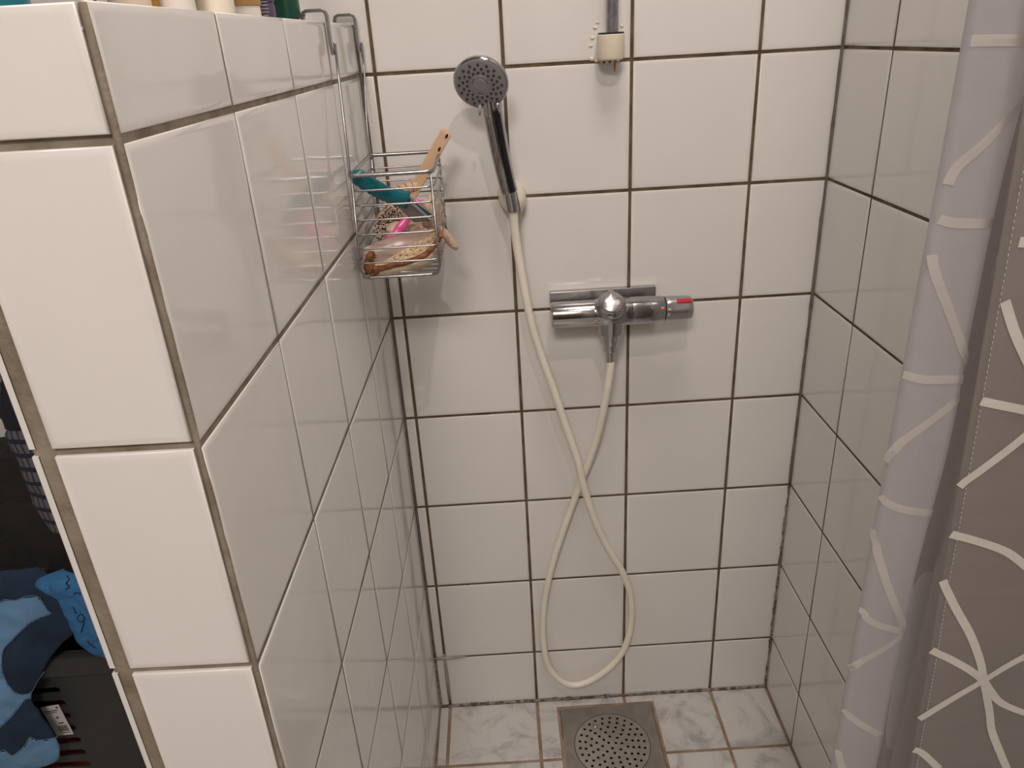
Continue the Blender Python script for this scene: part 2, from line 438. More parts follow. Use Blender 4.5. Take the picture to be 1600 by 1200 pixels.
# ledge on top, a little lower than the rim of the side tiles
for cy, cw in spans(lcols, 0.003):
    put_tile(wall_left, (-.055, cy, TOP - .0125), (0, 0, 1), (1, 0, 0), TH - .008, cw)
LEDGE = TOP - .0125
def bead_l(a, b, r, m):
    inv = world_of(wall_left)
    return bead(wall_left, inv @ Vector(a), inv @ Vector(b), r, m, 90, wob=.25)
bead_l((-.0022, Y0 + .0022, 0), (-.0022, Y0 + .0022, TOP - .001), .0023, 'grout_grey')

# ------------------------------------------------------------------ floor with its drain opening
DX, DY, DS = 0.3545, -0.1315, 0.1045       # drain centre and half side
fl = MB()
fl.box(-1.3, DX - DS, -2.45, 0.02, -.1, -DEPTH); fl.box(DX + DS, XR + .1, -2.45, 0.02, -.1, -DEPTH)
fl.box(DX - DS, DX + DS, -2.45, DY - DS, -.1, -DEPTH); fl.box(DX - DS, DX + DS, DY + DS, 0.02, -.1, -DEPTH)
floor = fl.build('floor', 'grout_floor', smooth=False); tag(floor, kind='structure')
def poly_tile(parent, pts, t=0.0022, r=0.0012):
    n = len(pts); P = [Vector((x, y)) for x, y in pts]
    def inset(d):
        out = []
        for i in range(n):
            a, b, c = P[i - 1], P[i], P[(i + 1) % n]
            e1 = (b - a).normalized(); e2 = (c - b).normalized()
            n1 = Vector((-e1.y, e1.x)); n2 = Vector((-e2.y, e2.x))
            k = d / max(0.2, 1 + n1.dot(n2)); out.append(b + (n1 + n2) * k)
        return out
    vs = []; fs = []
    for d, z in ((0, -t), (0, -r), (r * .35, -r * .3), (r, 0)):
        vs += [(p.x, p.y, z) for p in inset(d)]
    for i in range(3):
        for k in range(n):
            k2 = (k + 1) % n; fs.append((i * n + k, i * n + k2, i * n + n + k2, i * n + n + k))
    fs.append(tuple(3 * n + k for k in range(n)))
    me = bpy.data.meshes.new('tile'); me.from_pydata(vs, [], fs); me.update()
    return link('tile', me, 'marble', parent)
g = 0.0034
fy = [-0.001, -0.1585, -0.3585, -0.5585, -0.7585, -0.9585, -1.1585, -1.3585]
fx = [XL - .002, 0.0, 0.2, 0.4, 0.6, XR - .001]
def rect(x0, x1, y0, y1): return [(x0, y0), (x1, y0), (x1, y1), (x0, y1)]
d0, d1, e0, e1 = DX - DS, DX + DS, DY - DS, DY + DS
for i in range(len(fx) - 1):
    x0, x1 = fx[i] + g, fx[i + 1] - g
    if i == 0: x1 = fx[1] - g
    for j in range(len(fy) - 1):
        y1, y0 = fy[j] - g, fy[j + 1] + g
        if i == 0: x0 = XL + TL * y0 + .004
        if i in (2, 3) and j in (0, 1):
            gg = 0.0058
            if i == 2 and j == 0: pts = [(x0, y0), (d0 - gg, y0), (d0 - gg, e1 + gg), (x1, e1 + gg), (x1, y1), (x0, y1)]
            if i == 3 and j == 0: pts = [(d1 + gg, y0), (x1, y0), (x1, y1), (x0, y1), (x0, e1 + gg), (d1 + gg, e1 + gg)]
            if i == 2 and j == 1: pts = [(x0, y0), (x1, y0), (x1, e0 - gg), (d0 - gg, e0 - gg), (d0 - gg, y1), (x0, y1)]
            if i == 3 and j == 1: pts = [(x0, y0), (x1, y0), (x1, y1), (d1 + gg, y1), (d1 + gg, e0 - gg), (x0, e0 - gg)]
            poly_tile(floor, pts)
        else:
            poly_tile(floor, rect(x0, x1, y0, y1))
# floor on the laundry side and towards the rear wall
lx = [-1.3, -1.2, -1.0, -.8, -.6, -.4, -.2]
for j in range(12):
    y1_, y0_ = -.2 * j - g, -.2 * (j + 1) + g
    for a_, b_ in list(zip(lx[:-1], lx[1:])) + [(-.2, -.152 if j < 4 else XL - .012)]:
        if j == 4 and b_ > -.1: poly_tile(floor, rect(a_ + g, b_ - g, y0_, -.826)); continue
        poly_tile(floor, rect(a_ + g, b_ - g, y0_, y1_))
for j in range(5):
    for a_, b_ in zip(fx[:-1], fx[1:]):
        poly_tile(floor, rect(a_ + (-.008 if a_ < -.01 else g), b_ - g, max(-2.44, -1.3585 - .2 * (j + 1) + g), -1.3585 - .2 * j - g))
# ------------------------------------------------------------------ rest of the room shell (behind and above the camera)
tag(MB().box(-1.3, XR + .1, -2.45, .1, CEIL, CEIL + .08).build('ceiling', 'plaster', smooth=False), kind='structure')
tag(MB().box(-1.38, -1.3, -2.45, .1, -.1, CEIL + .05).build('wall_far_left', 'wall_paint', smooth=False), kind='structure')
tag(MB().box(-1.38, XR + .1, -2.53, -2.45, -.1, CEIL + .05).build('wall_rear', 'wall_paint', smooth=False), kind='structure')

M['added_door'] = mat('added_door_brown', (0.10, 0.065, 0.045), 0.45, var=0.1, vscale=8)
added_door = MB().box(-.45, .40, -2.452, -2.425, .01, 2.03).build('added_door_1', 'added_door', smooth=False, bevel=.003); tag(added_door, kind='structure')  # unseen door, added so the chrome picks up dark reflections
fr_ = MB().box(-.52, -.455, -2.46, -2.415, 0, 2.10).box(.405, .47, -2.46, -2.415, 0, 2.10).box(-.455, .405, -2.46, -2.415, 2.035, 2.10)
fr_.build('added_door_frame', 'plaster', added_door, smooth=False)
MB().tube([(-.38, -2.425, 1.02), (-.38, -2.38, 1.02), (-.36, -2.37, 1.02), (-.27, -2.37, 1.02)], .009, 10).build('added_door_handle', 'chrome_dull', added_door)

# ------------------------------------------------------------------ floor drain
def sheet_with_holes(outer, holes, z0, z1, name, material, parent, smooth=False):
    bm = bmesh.new(); edges = []
    for loop in [outer] + holes:
        vs = [bm.verts.new((x, y, z1)) for x, y in loop]
        for a in range(len(vs)): edges.append(bm.edges.new((vs[a], vs[(a + 1) % len(vs)])))
    bmesh.ops.triangle_fill(bm, use_beauty=True, use_dissolve=False, edges=edges)
    bm.normal_update()
    for f in bm.faces:
        if f.normal.z < 0: f.normal_flip()
    r = bmesh.ops.extrude_face_region(bm, geom=list(bm.faces))
    for e in r['geom']:
        if isinstance(e, bmesh.types.BMVert): e.co.z = z0
    bmesh.ops.recalc_face_normals(bm, faces=bm.faces)
    me = bpy.data.meshes.new(name); bm.to_mesh(me); bm.free()
    return link(name, me, material, parent)
def circle(cx, cy, r, n, a0=0.0): return [(cx + r * math.cos(a0 + 2 * PI * k / n), cy + r * math.sin(a0 + 2 * PI * k / n)) for k in range(n)]
drain = thing('floor_drain', 'square brushed steel floor drain with round perforated grate, set in marbled floor', 'drain', (DX, DY, 0))
drain.rotation_euler = (0, 0, 0.004)
GR = 0.0815
s = DS - .0015
sheet_with_holes([(-s, -s), (s, -s), (s, s), (-s, s)], [circle(.0, .0, GR, 64)], -.002, .0004, 'frame_plate', 'steel', drain)
holes = []
for r, n, a0 in ((0.0695, 26, .05), (0.0575, 22, .1), (0.0455, 17, .15), (0.0335, 12, .3), (0.021, 8, 0.1), (0.009, 3, .4)):
    for k in range(n):
        a = a0 + 2 * PI * k / n
        if r == 0.0575 and abs(((a - 2.12 + PI) % (2 * PI)) - PI) < .14: continue
        holes.append(circle(r * math.cos(a), r * math.sin(a), .0031, 10))
sheet_with_holes(circle(0, 0, GR - .0012, 64), holes, -.0014, .0006, 'grate', 'steel_grate', drain)
MB().lathe([(0, -.07), (.08, -.07), (.0865, -.0024), (.0895, -.0024), (.083, -.074), (0, -.074)], Matrix.Translation((DX, DY, 0)), 40).build('drain_cup', 'dark', drain)
MB().lathe([(.0052, .0004), (.005, .0018), (.003, .0032), (0, .0036)], Matrix.Translation((DX - .0302, DY + .0495, 0)), 16).build('rivet', 'chrome_dull', drain)

# ------------------------------------------------------------------ shower mixer
AY, AZ = -0.058, 0.9575
mixer = thing('shower_mixer', 'chrome thermostatic shower mixer with round diverter knob mounted on white tiles', 'mixer', (0.36, 0, AZ))
MB().box(0.2595, 0.4455, -.013, -.0006, 0.926, 0.9835).build('mounting_plate', 'chrome_dull', mixer, smooth=False, bevel=.0012)
def axx(x): return frame((x, AY, AZ), (1, 0, 0), (0, 0, 1))
MB().lathe([(0, 0), (.0195, 0), (.0215, .0012), (.0222, .004), (.0222, .078)], axx(0.2575), 48).build('end_sleeve', 'chrome', mixer, smooth='auto')
bd = MB()
bd.lathe([(.0218, 0), (.0222, .003), (.0232, .008), (.0262, .016), (.0275, .026), (.0275, .036), (.0262, .046), (.0244, .052), (.0238, .060), (.0236, .068)], axx(0.327), 48)
zb = at(955, 519, AY).z
bd.lathe([(.0262, .004), (.0262, -.004), (.0252, -.012), (.0238, zb - AZ + .006), (.0226, zb - AZ), (0, zb - AZ)], Matrix.Translation((0.3595, AY, AZ)), 48)
bd.build('body', 'chrome', mixer, smooth='auto')
MB().lathe([(.0232, 0), (.0236, .006), (.0234, .03), (.0222, .0545), (.0212, .056), (0, .056)], axx(0.393), 48).build('thermostat_sleeve', 'chrome', mixer, smooth='auto')
MB().lathe([(.0206, 0), (.0206, .0026)], axx(0.449), 40).build('gap_ring', 'black_rubber', mixer)
# temperature handle: rounded body with flattened grip sides
kn = MB()
prof = [(0.4516, .0205), (0.453, .0214), (0.462, .0215), (0.470, .0208), (0.488, .0203), (0.495, .0196), (0.4972, .018)]
seg = 48; vs = []; fs = []
for i, (x, r) in enumerate(prof):
    for k in range(seg):
        a = 2 * PI * k / seg
        q = 1.0
        if x > 0.46:
            c6 = math.cos(((a + PI / 6) % (PI / 3)) - PI / 6); q = min(1.0, 0.915 / c6)
        vs.append((x, AY + r * q * math.sin(a), AZ + r * q * math.cos(a)))
for i in range(len(prof) - 1):
    for k in range(seg):
        k2 = (k + 1) % seg; fs.append((i * seg + k, i * seg + k2, (i + 1) * seg + k2, (i + 1) * seg + k))
fs.append(tuple((len(prof) - 1) * seg + k for k in range(seg))); fs.append(tuple(range(seg)))
kn.add(vs, fs); handle = kn.build('temperature_handle', 'chrome_dull', mixer, smooth='auto')
an = math.radians(37)                                         # red button on the upper front flank
nb = Vector((0, -math.sin(an), math.cos(an)))
MB().box(-.0125, .0125, -.004, .004, -.002, .0026, frame(Vector((0.4815, AY, AZ)) + nb * .0195, nb, (1, 0, 0))).build('red_button', 'red', handle, smooth=False, bevel=.0015)
# blue and orange half discs printed on the sleeve
an = math.radians(60); nb = Vector((0, -math.sin(an), math.cos(an))); fr = frame(Vector((0.4432, AY, AZ)) + nb * .0229, nb, (1, 0, 0))
for sgn, mm in ((1, 'blue'), (-1, 'orange')):
    pts = [fr @ Vector((.0035 * math.cos(a), sgn * (.0006 + .0042 * math.sin(a)), .0003)) for a in [PI * k / 12 for k in range(13)]]
    MB().add(pts, [tuple(range(13))]).build('temperature_mark', mm, mixer, smooth=False, solid=.0004)
# diverter knob with a teardrop cap
kn_n = Vector((0.0, -0.70, 0.71)).normalized()
kc = at(956, 474, -0.082)
kf = frame(kc - kn_n * .012, kn_n, (1, 0, 0))
dv = MB().lathe([(.020, -.012), (.0235, -.004), (.0248, .003), (.0243, .008), (.0215, .0115), (.017, .013), (0, .0135)], kf, 44).build('diverter_knob', 'chrome', mixer)
td = []
for k in range(48):
    a = 2 * PI * k / 48
    r = 0.0196
    x, y = r * math.sin(a), r * math.cos(a)
    dtip = abs(((a + PI) % (2 * PI)) - PI)
    y += 0.0085 * math.exp(-(dtip / .30) ** 2); x *= 1 - 0.10 * math.exp(-(dtip / .5) ** 2)
    td.append((x, y))
cap = MB(); vs = []; fs = []
for ins, h in ((1.0, .0085), (1.0, .0135), (.95, .0150), (.8, .0165), (.5, .0178), (.2, .0183)):
    vs += [kf @ Vector((x * ins, y * ins, h)) for x, y in td]
for i in range(5):
    for k in range(48): fs.append((i * 48 + k, i * 48 + (k + 1) % 48, i * 48 + 48 + (k + 1) % 48, i * 48 + 48 + k))
fs.append(tuple(5 * 48 + k for k in range(48)))
cap.add(vs, fs).build('teardrop_cap', 'chrome_dull', dv, smooth='auto')
def text_mesh(txt, size, mtx, material, parent, name='lettering', ext=.0002):
    cu = bpy.data.curves.new(name, 'FONT'); cu.body = txt; cu.size = size; cu.extrude = ext; cu.align_x = 'CENTER'; cu.align_y = 'CENTER'
    cu.resolution_u = 2
    tmp = bpy.data.objects.new('tmp', cu); COL.objects.link(tmp)
    dg = bpy.context.evaluated_depsgraph_get()
    me = bpy.data.meshes.new_from_object(tmp.evaluated_get(dg)); bpy.data.objects.remove(tmp)
    me.transform(world_of(parent).inverted() @ mtx); me.name = name; me.materials.clear()
    return link(name, me, material, parent)
text_mesh('Oras Cronos', .0052, kf @ Matrix.Translation((.0015, .003, .0182)) @ Matrix.Rotation(math.radians(24), 4, 'Z'), 'engrave', dv)
# outlet and hose nut
zc = at(953, 538, AY).z; zd = at(953, 549, AY).z; ze = at(953, 566, AY).z
MB().lathe([(.0160, zb + .002), (.0160, zc + .007), (.0150, zc + .005), (.0140, zc), (0, zc)], Matrix.Translation((0.3592, AY, 0)), 36).build('outlet', 'chrome_dull', mixer, smooth='auto')
hose = thing('shower_hose', 'cream plastic shower hose looped from mixer up to hand shower', 'hose', (0.36, AY, ze))
MB().lathe([(.0100, zc), (.0118, zc - .001), (.0120, zd + .003), (.0105, zd), (.0078, zd - .002), (.0074, ze + .002), (.0064, ze), (0, ze)], Matrix.Translation((0.3587, AY, 0)), 24).build('hose_nut', 'chrome_dull', hose, smooth='auto')

# ------------------------------------------------------------------ hand shower
HP = [(802, 318, -.055), (803, 345, -.051), (807, 380, -.047), (817, 440, -.044), (830, 503, -.044), (846, 556, -.044), (864, 606, -.044), (882, 660, -.043),
      (903, 722, -.042), (912, 760, -.040), (930, 815, -.034), (951, 858, -.028), (972, 893, -.022), (985, 930, -.017), (986, 975, -.014), (973, 1018, -.014), (944, 1050, -.017), (908, 1069, -.020),
      (880, 1066, -.019), (857, 1040, -.016), (849, 1000, -.013), (849, 958, -.0105), (855, 916, -.0105), (866, 872, -.011), (879, 832, -.012),
      (894, 790, -.013), (908, 752, -.016), (923, 714, -.024), (935, 676, -.036), (945, 630, -.050), (950, 590, -.056), (952, 556, -.058)]
path = spline([at(*p) for p in HP[:-2]] + [Vector((0.3587, AY, ze - .016)), Vector((0.3587, AY, ze + .006))], 8)
tb = MB().tube(path, .0071, 14).build('tube', 'hose', hose)

hand = thing('hand_shower', 'chrome hand shower with round grey spray head leaning in cream wall holder', 'shower head', tuple(at(801, 327, -.055)))
hn = Vector((-0.16, -0.86, -0.46)).normalized()
hc = at(751, 131, -.095)
hf = frame(hc, hn, (1, 0, 0))
MB().lathe([(0, -.030), (.014, -.029), (.026, -.024), (.035, -.016), (.0395, -.008), (.0407, -.003), (.0400, .0), (.0388, .0012), (.0375, .0008), (0, .0)], hf, 56).build('head_shell', 'chrome', hand, smooth='auto')
fp = MB().lathe([(.0378, .0006), (.0374, .0022), (.034, .0032), (.0165, .0036), (.0158, .0030), (.0150, .0036), (.0145, .0042), (.0095, .0044), (.009, .0050), (0, .0052)], hf, 56).build('spray_plate', 'sprayface', hand, smooth='auto')
nz = MB()
for k in range(16):
    for q, r in enumerate((.0195, .0255, .0315)):
        a = 2 * PI * k / 16 + q * .17 + .1
        nz.lathe([(.0020, 0), (.0019, .0012), (.0013, .0018), (0, .0019)], hf @ Matrix.Translation((r * math.cos(a), r * math.sin(a), .0031)), 8)
for c in range(3):
    for k in range(3):
        a = 2 * PI * c / 3 - PI / 2 + (k - 1) * .24
        nz.lathe([(.0009, 0), (.0008, .0010), (0, .0012)], hf @ Matrix.Translation((.0122 * math.cos(a), .0122 * math.sin(a), .0038)), 6)
tag(nz.build('nozzles', 'nozzle', fp), kind='stuff')
hp = [at(767, 158, -.073), at(770, 178, -.073), at(775, 205, -.070), at(783, 245, -.065), at(791, 280, -.060), at(796, 299, -.058)]
hpath = spline(hp, 6)
nh = len(hpath)
hr = [0.0162 - 0.0030 * (i / (nh - 1)) ** .8 for i in range(nh)]
MB().tube(hpath, hr, 28).build('handle', 'chrome', hand, smooth='auto')
MB().tube([hp[-1], hp[-1].lerp(at(797, 303, -.0578), .5), at(797, 303, -.0575), at(801, 326, -.0555), at(801.3, 329, -.055)], [.0125, .0112, .0103, .0098, .0090], 24).build('collar', 'chrome', hand, smooth='auto')
# dark glossy strip running down the handle
vs = []; fs = []; ns = 6
i0 = 4
for i in range(i0, nh):
    p = hpath[i]; t = (hpath[min(i + 1, nh - 1)] - hpath[max(i - 1, 0)]).normalized()
    e2 = (CP - p); e2 = (e2 - t * e2.dot(t)).normalized(); e1 = e2.cross(t).normalized()
    if e1.x < 0: e1 = -e1
    for k in range(ns + 1):
        a = math.radians(2 + 44 * k / ns)
        vs.append(p + (e1 * math.sin(a) + e2 * math.cos(a)) * (hr[i] + .0003))
m = nh - i0
for i in range(m - 1):
    for k in range(ns): fs.append((i * (ns + 1) + k, i * (ns + 1) + k + 1, (i + 1) * (ns + 1) + k + 1, (i + 1) * (ns + 1) + k))
MB().add(vs, fs).build('handle_strip', 'black_gloss', hand, solid=.0005)
# selector tab and clip under the head
a = at(750, 164, -.101); b = at(749.5, 180, -.099)
MB().tube([a, a.lerp(b, .6), b], [.0022, .0019, .0016], 10).build('selector_tab', 'sprayring', hand)
MB().tube([at(777, 160, -.092), at(779, 170, -.088), at(779, 177, -.084)], [.003, .0028, .0022], 10).build('clip', 'chrome_dull', hand)

# cream wall holder, two lobes round the collar
holder = thing('shower_holder', 'cream plastic wall holder gripping the hand shower collar', 'holder', tuple(at(800, 305, 0)))
hc0 = at(800, 306, -.0005); lean = math.radians(7)
for sg, nm in ((-1, 'lobe'), (1, 'lobe')):
    vs = []; fs = []; nu, nv = 20, 12
    for j in range(nv + 1):
        th = PI / 2 * j / nv
        for i in range(nu + 1):
            ph = 2 * PI * i / nu
            x = .0235 * math.cos(th) * math.cos(ph); z = .0275 * math.cos(th) * math.sin(ph); y = -.056 * math.sin(th) ** 0.8
            gapx = 0.0096 - 0.0016 * (z / .0275)
            x = max(x, gapx) if sg > 0 else min(x, -gapx)
            y = max(y, -.058 + .018 * abs(z / .0275))
            xr = x * math.cos(lean) - z * math.sin(lean) * 0 - (z) * math.tan(lean); 
            vs.append(hc0 + Vector((xr, y, z)))
    for j in range(nv):
        for i in range(nu): fs.append((j * (nu + 1) + i, j * (nu + 1) + i + 1, (j + 1) * (nu + 1) + i + 1, (j + 1) * (nu + 1) + i))
    MB().add(vs, fs).build(nm, 'cream', holder, smooth='auto')
MB().lathe([(.0255, .0), (.0262, .003), (.024, .007), (0, .008)], frame(hc0, (0, -1, 0), (1, 0, 0)) @ Matrix.Diagonal((.88, 1.05, 1, 1)), 36).build('base_plate', 'cream', holder, smooth='auto')

# ------------------------------------------------------------------ riser rail at the top
rail = thing('riser_rail', 'grey metal riser pipe ending in a cream plastic foot on the tiles', 'rail', (0.3645, -.03, 1.351))
MB().lathe([(.0090, 1.372), (.0090, 2.05)], Matrix.Translation((0.3648, -.03, 0)), 24).build('pipe', 'pipe', rail, smooth='auto')
ft = MB(); prof = []
zt, zl = 1.3862, 1.352
vs = []; fs = []; n = 40
for r, z in ((.0, zl - .001), (.016, zl - .001), (.0193, zl + .001), (.0203, zl + .004), (.0209, zt), (.0200, zt + .0008), (.0190, zt), (.0190, zt - .003), (0, zt - .003)):
    for k in range(n):
        a = 2 * PI * k / n; x, y = r * math.cos(a), r * math.sin(a)
        if y > 0: y = min(y * 1.6, .029) if r > .0195 else y
        vs.append((0.3625 + x, -.03 + y, z))
for i in range(8):
    for k in range(n): fs.append((i * n + k, i * n + (k + 1) % n, i * n + n + (k + 1) % n, i * n + n + k))
ft.add(vs, fs).build('foot', 'cream', rail, smooth='auto')
MB().lathe([(.0105, 1.3848), (.0196, 1.3848), (.0198, 1.3892), (.0175, 1.3898), (.0092, 1.3896)], Matrix.Translation((0.3628, -.03, 0)), 36).build('rubber_ring', 'black_rubber', rail, smooth='auto')
for (x, z, r) in ((.338, 1.3535, .0034), (.345, 1.3505, .0028), (.352, 1.3488, .0026), (.361, 1.348, .0024), (.370, 1.3475, .0026), (.378, 1.349, .0024), (.339, 1.383, .0028), (.343, 1.397, .0026), (.347, 1.404, .002), (.336, 1.372, .0024), (.384, 1.397, .002)):
    MB().lathe([(r, .0), (r * .8, .0014), (0, .002)], frame((x, 0.0003, z), (0, -1, 0)) @ Matrix.Diagonal((1.5, 1.1, 1, 1)), 10).build('sealant_smear', 'cream', rail)
MB().tube([(.3735, -.0006, 1.348), (.3738, -.0008, 1.341), (.3732, -.0006, 1.334)], [.0016, .0013, .0008], 6).build('rust_run', 'brown_print', rail)

# ------------------------------------------------------------------ wire caddy hung over the half wall
caddy = thing('wire_caddy', 'chrome wire shower caddy hooked over the tiled half wall', 'shower caddy', (0.04, -.155, 1.098))
RX0, RX1, RY0, RY1 = -.0145, .0945, -.2515, -.0585
ZR, ZB = 1.2365, 1.0965
def taper(z):                    # the basket narrows a little towards its floor
    k = (ZR - z) / (ZR - ZB); return RX0 - .0055 * k, RX1 + .0008 * k, RY0 + .002 * k, RY1 - .002 * k
MB().tube(round_rect(RX0, RX1, RY0, RY1, .009, ZR), .0030, 10, closed=True).build('rim', 'wire', caddy)
for k in range(1, 7):
    z = ZR - k * .0197; a = taper(z)
    MB().tube(round_rect(*a, .011, z), .0014, 8, closed=True).build('wire_ring', 'wire', caddy)
a = taper(ZB)
MB().tube(round_rect(a[0] + .004, a[1] - .006, a[2] + .003, a[3] - .003, .011, ZB), .0023, 8, closed=True).build('floor_frame', 'wire', caddy)
for k in range(1, 9):
    y = a[2] + (a[3] - a[2]) * k / 9
    MB().tube([(a[0] + .004, y, ZB + .0005), (a[1] - .006, y, ZB + .0005)], .0013, 6).build('floor_wire', 'wire', caddy)
for (sx, sy) in ((0, 0), (1, 0), (1, 1), (0, 1)):
    t_, b_ = taper(ZR), taper(ZB)
    ins = .0025
    def c(q): return Vector(((q[0] + ins if sx == 0 else q[1] - ins), (q[2] + ins if sy == 0 else q[3] - ins), 0))
    p0 = c(t_); p0.z = ZR; p1 = c(b_); p1.z = ZB + .012
    inw = Vector((1 if sx == 0 else -1, 0, 0))
    p2 = c(b_) + inw * .004; p2.z = ZB + .003; p3 = c(b_) + inw * .012; p3.z = ZB
    MB().tube([p0, p1, p2, p3], .0017, 8).build('upright', 'wire', caddy)
for hy, ry in ((-.2135, RY0 + .002), (-.0125, RY1 - .002)):
    xs = XL + TL * hy
    top = Vector((xs + .0105, hy, 1.392))
    MB().tube(spline([(RX0 + .001, ry, ZR), (RX0 + .0005, ry + .012, 1.29), (xs + .0098, hy - .003, 1.355), (xs + .010, hy, 1.383), (xs + .0102, hy + .0005, 1.3965)], 5), .0018, 8).build('hanging_wire', 'wire', caddy)
    # flat bar bent into a hook over the tile edge
    zt = 1.4335; xo = xs + .0052; xi = xs - .0250
    pth = [Vector((xo + .0015, hy, 1.382)), Vector((xo, hy, 1.395)), Vector((xo, hy, zt - .006)), Vector((xo - .0018, hy, zt - .0018)), Vector((xo - .006, hy, zt)),
           Vector((xi + .006, hy, zt)), Vector((xi + .0018, hy, zt - .0018)), Vector((xi, hy, zt - .006)), Vector((xi, hy, LEDGE + .001))]
    MB().tube(pth, [.0068] * len(pth), 4, flat=.42, up=(1, 0, 0), rot=PI / 4).build('hook', 'wire', caddy, smooth=False, bevel=.0005)

# ------------------------------------------------------------------ things in the caddy
# wooden scrubbing brush
brush = thing('scrub_brush', 'wooden bath brush with pale bristles, its handle sticking out of the wire caddy', 'brush', tuple(at(612, 345, -.12)))
b0 = at(606, 350, -.115); b1 = at(645, 300, -.105); b2 = at(699, 204, -.095)
dirv = (b2 - b1).normalized(); side = Vector((0, 1, 0)); side = (side - dirv * side.dot(dirv)).normalized(); wv = dirv.cross(side)
pts = spline([b1 - dirv * .01, b1 + dirv * .03, b1.lerp(b2, .8), b2], 5)
rr = [.0092] * len(pts); rr[-1] = .0045; rr[-2] = .0080
MB().tube(pts, [r * 1.32 for r in rr], 4, up=side, flat=.72, rot=PI / 4).build('handle', 'wood', brush, smooth=False, bevel=.002)
for k, tt in ((0, .93), (1, .72)):
    p = b1.lerp(b2, tt) ; n_ = (CP - p).normalized(); 
    MB().lathe([(.0022, 0), (.0022, .0006), (0, .0006)], frame(p + n_ * .0068 + wv * (-.003 if wv.x > 0 else .003) * -1, n_, dirv) @ Matrix.Diagonal((1.6, .8, 1, 1)), 10).build('hang_hole', 'dark', brush)
# twisted shank and oval head
sh = spline([at(653, 291, -.106), at(641, 293, -.107), at(629, 298, -.108), at(617, 306, -.109), at(606, 320, -.109)], 6)
nk = MB().tube(sh, [.0075 + .0035 * (i / (len(sh) - 1)) for i in range(len(sh))], 12).build('neck', 'wood', brush)
for i in (5, 9, 13, 17):
    t_ = (sh[i + 1] - sh[i - 1]).normalized(); r_ = .0077 + .0035 * (i / (len(sh) - 1))
    MB().lathe([(r_, -.0004), (r_ + .0003, 0), (r_, .0004)], frame(sh[i], t_ + Vector((.35, -.2, .1))), 16).build('groove', 'dark', nk)
hd = at(608, 345, -.108)
hax = (b1 - at(598, 365, -.115)).normalized()
nrm = (CP - hd).normalized(); nrm = (nrm - hax * nrm.dot(hax)).normalized()
hfm = frame(hd, nrm, hax)
MB().lathe([(0, -.012), (.5, -.011), (.85, -.008), (1.0, -.003), (.98, .003), (.8, .006), (0, .0065)], hfm @ Matrix.Diagonal((.034, .019, 1, 1)), 28).build('head', 'wood', brush, smooth='auto')
br = MB()
for k in range(330):
    a = random.uniform(0, 2 * PI); q = math.sqrt(random.random()) * .9
    x, y = .031 * q * math.cos(a), .0165 * q * math.sin(a)
    tip = Vector((x + random.uniform(-.004, .004), y + random.uniform(-.004, .004), random.uniform(.016, .022)))
    br.tube([hfm @ Vector((x, y, .004)), hfm @ tip], [.0016, .0011], 4)
tag(br.build('bristles', 'bristle', brush), kind='stuff')

# foot rasp with teal handle
rasp = thing('foot_rasp', 'foot file with translucent teal ribbed handle and dark grey flat head in caddy', 'foot file', tuple(at(620, 305, -.21)))
yr = -.215
r0, r1, r2, r3 = at(550, 270, -.238), at(580, 290, -.230), at(606, 304, -.215), at(636, 313, -.205)
pts = spline([r0, r1, r2, r3], 7)
rr = []
for i in range(len(pts)):
    t = i / (len(pts) - 1)
    rr.append(.0112 * min(1, (.35 + t * 6)) * (1 + .05 * math.sin(i * 2.6)) + (.003 * max(0, (t - .7) / .3)))
MB().tube(pts, rr, 14, up=(0, 1, 0), flat=.55).build('handle', 'teal', rasp)
for k in range(5):
    p = pts[5 + 2 * k]; t = (pts[6 + 2 * k] - pts[4 + 2 * k]).normalized()
    n_ = (CP - p); n_ = (n_ - t * n_.dot(t)).normalized(); sd = n_.cross(t)
    MB().tube([p + n_ * .0052 + sd * q * .0065 + t * abs(q) * -.001 for q in (-1, -.5, 0, .5, 1)], [.0006, .0013, .0015, .0013, .0006], 6).build('grip_rib', 'teal', rasp)
hA, hB, hCc, hD = at(628, 318, -.2085), at(637, 308, -.2005), at(675, 341, -.1935), at(665, 347, -.2005)
hA2 = at(622, 322, -.212)
def slab(q, th, name, m, parent, bev=.0008):
    q = [Vector(p) for p in q]; n_ = (q[1] - q[0]).cross(q[2] - q[1]).normalized()
    if n_.dot(CP - q[0]) < 0: n_ = -n_
    k = len(q)
    vs = [p for p in q] + [p - n_ * th for p in q]
    fs = [tuple(range(k)), tuple(range(2 * k - 1, k - 1, -1))] + [(i, (i + 1) % k, k + (i + 1) % k, k + i) for i in range(k)]
    return MB().add(vs, fs).build(name, m, parent, smooth=False, bevel=bev)
slab([at(622, 323, -.212), at(639, 315, -.2035), at(673, 345, -.1965), at(647, 347, -.207)], .002, 'rasp_face', 'rasp', rasp)
slab([at(637, 307, -.2005), at(641, 311, -.2020), at(674, 343, -.1955), at(676, 336, -.192)], .006, 'head_frame', 'teal_dark', rasp)
slab([at(640, 316, -.2032), at(642, 313, -.2028), at(674.5, 342, -.1952), at(672, 345, -.1962)], .0016, 'silver_edge', 'silver', rasp, .0003)
slab([at(639, 307, -.1995), at(641, 306, -.1985), at(676, 333, -.1905), at(675, 336, -.1915)], .0016, 'silver_edge', 'silver', rasp, .0003)

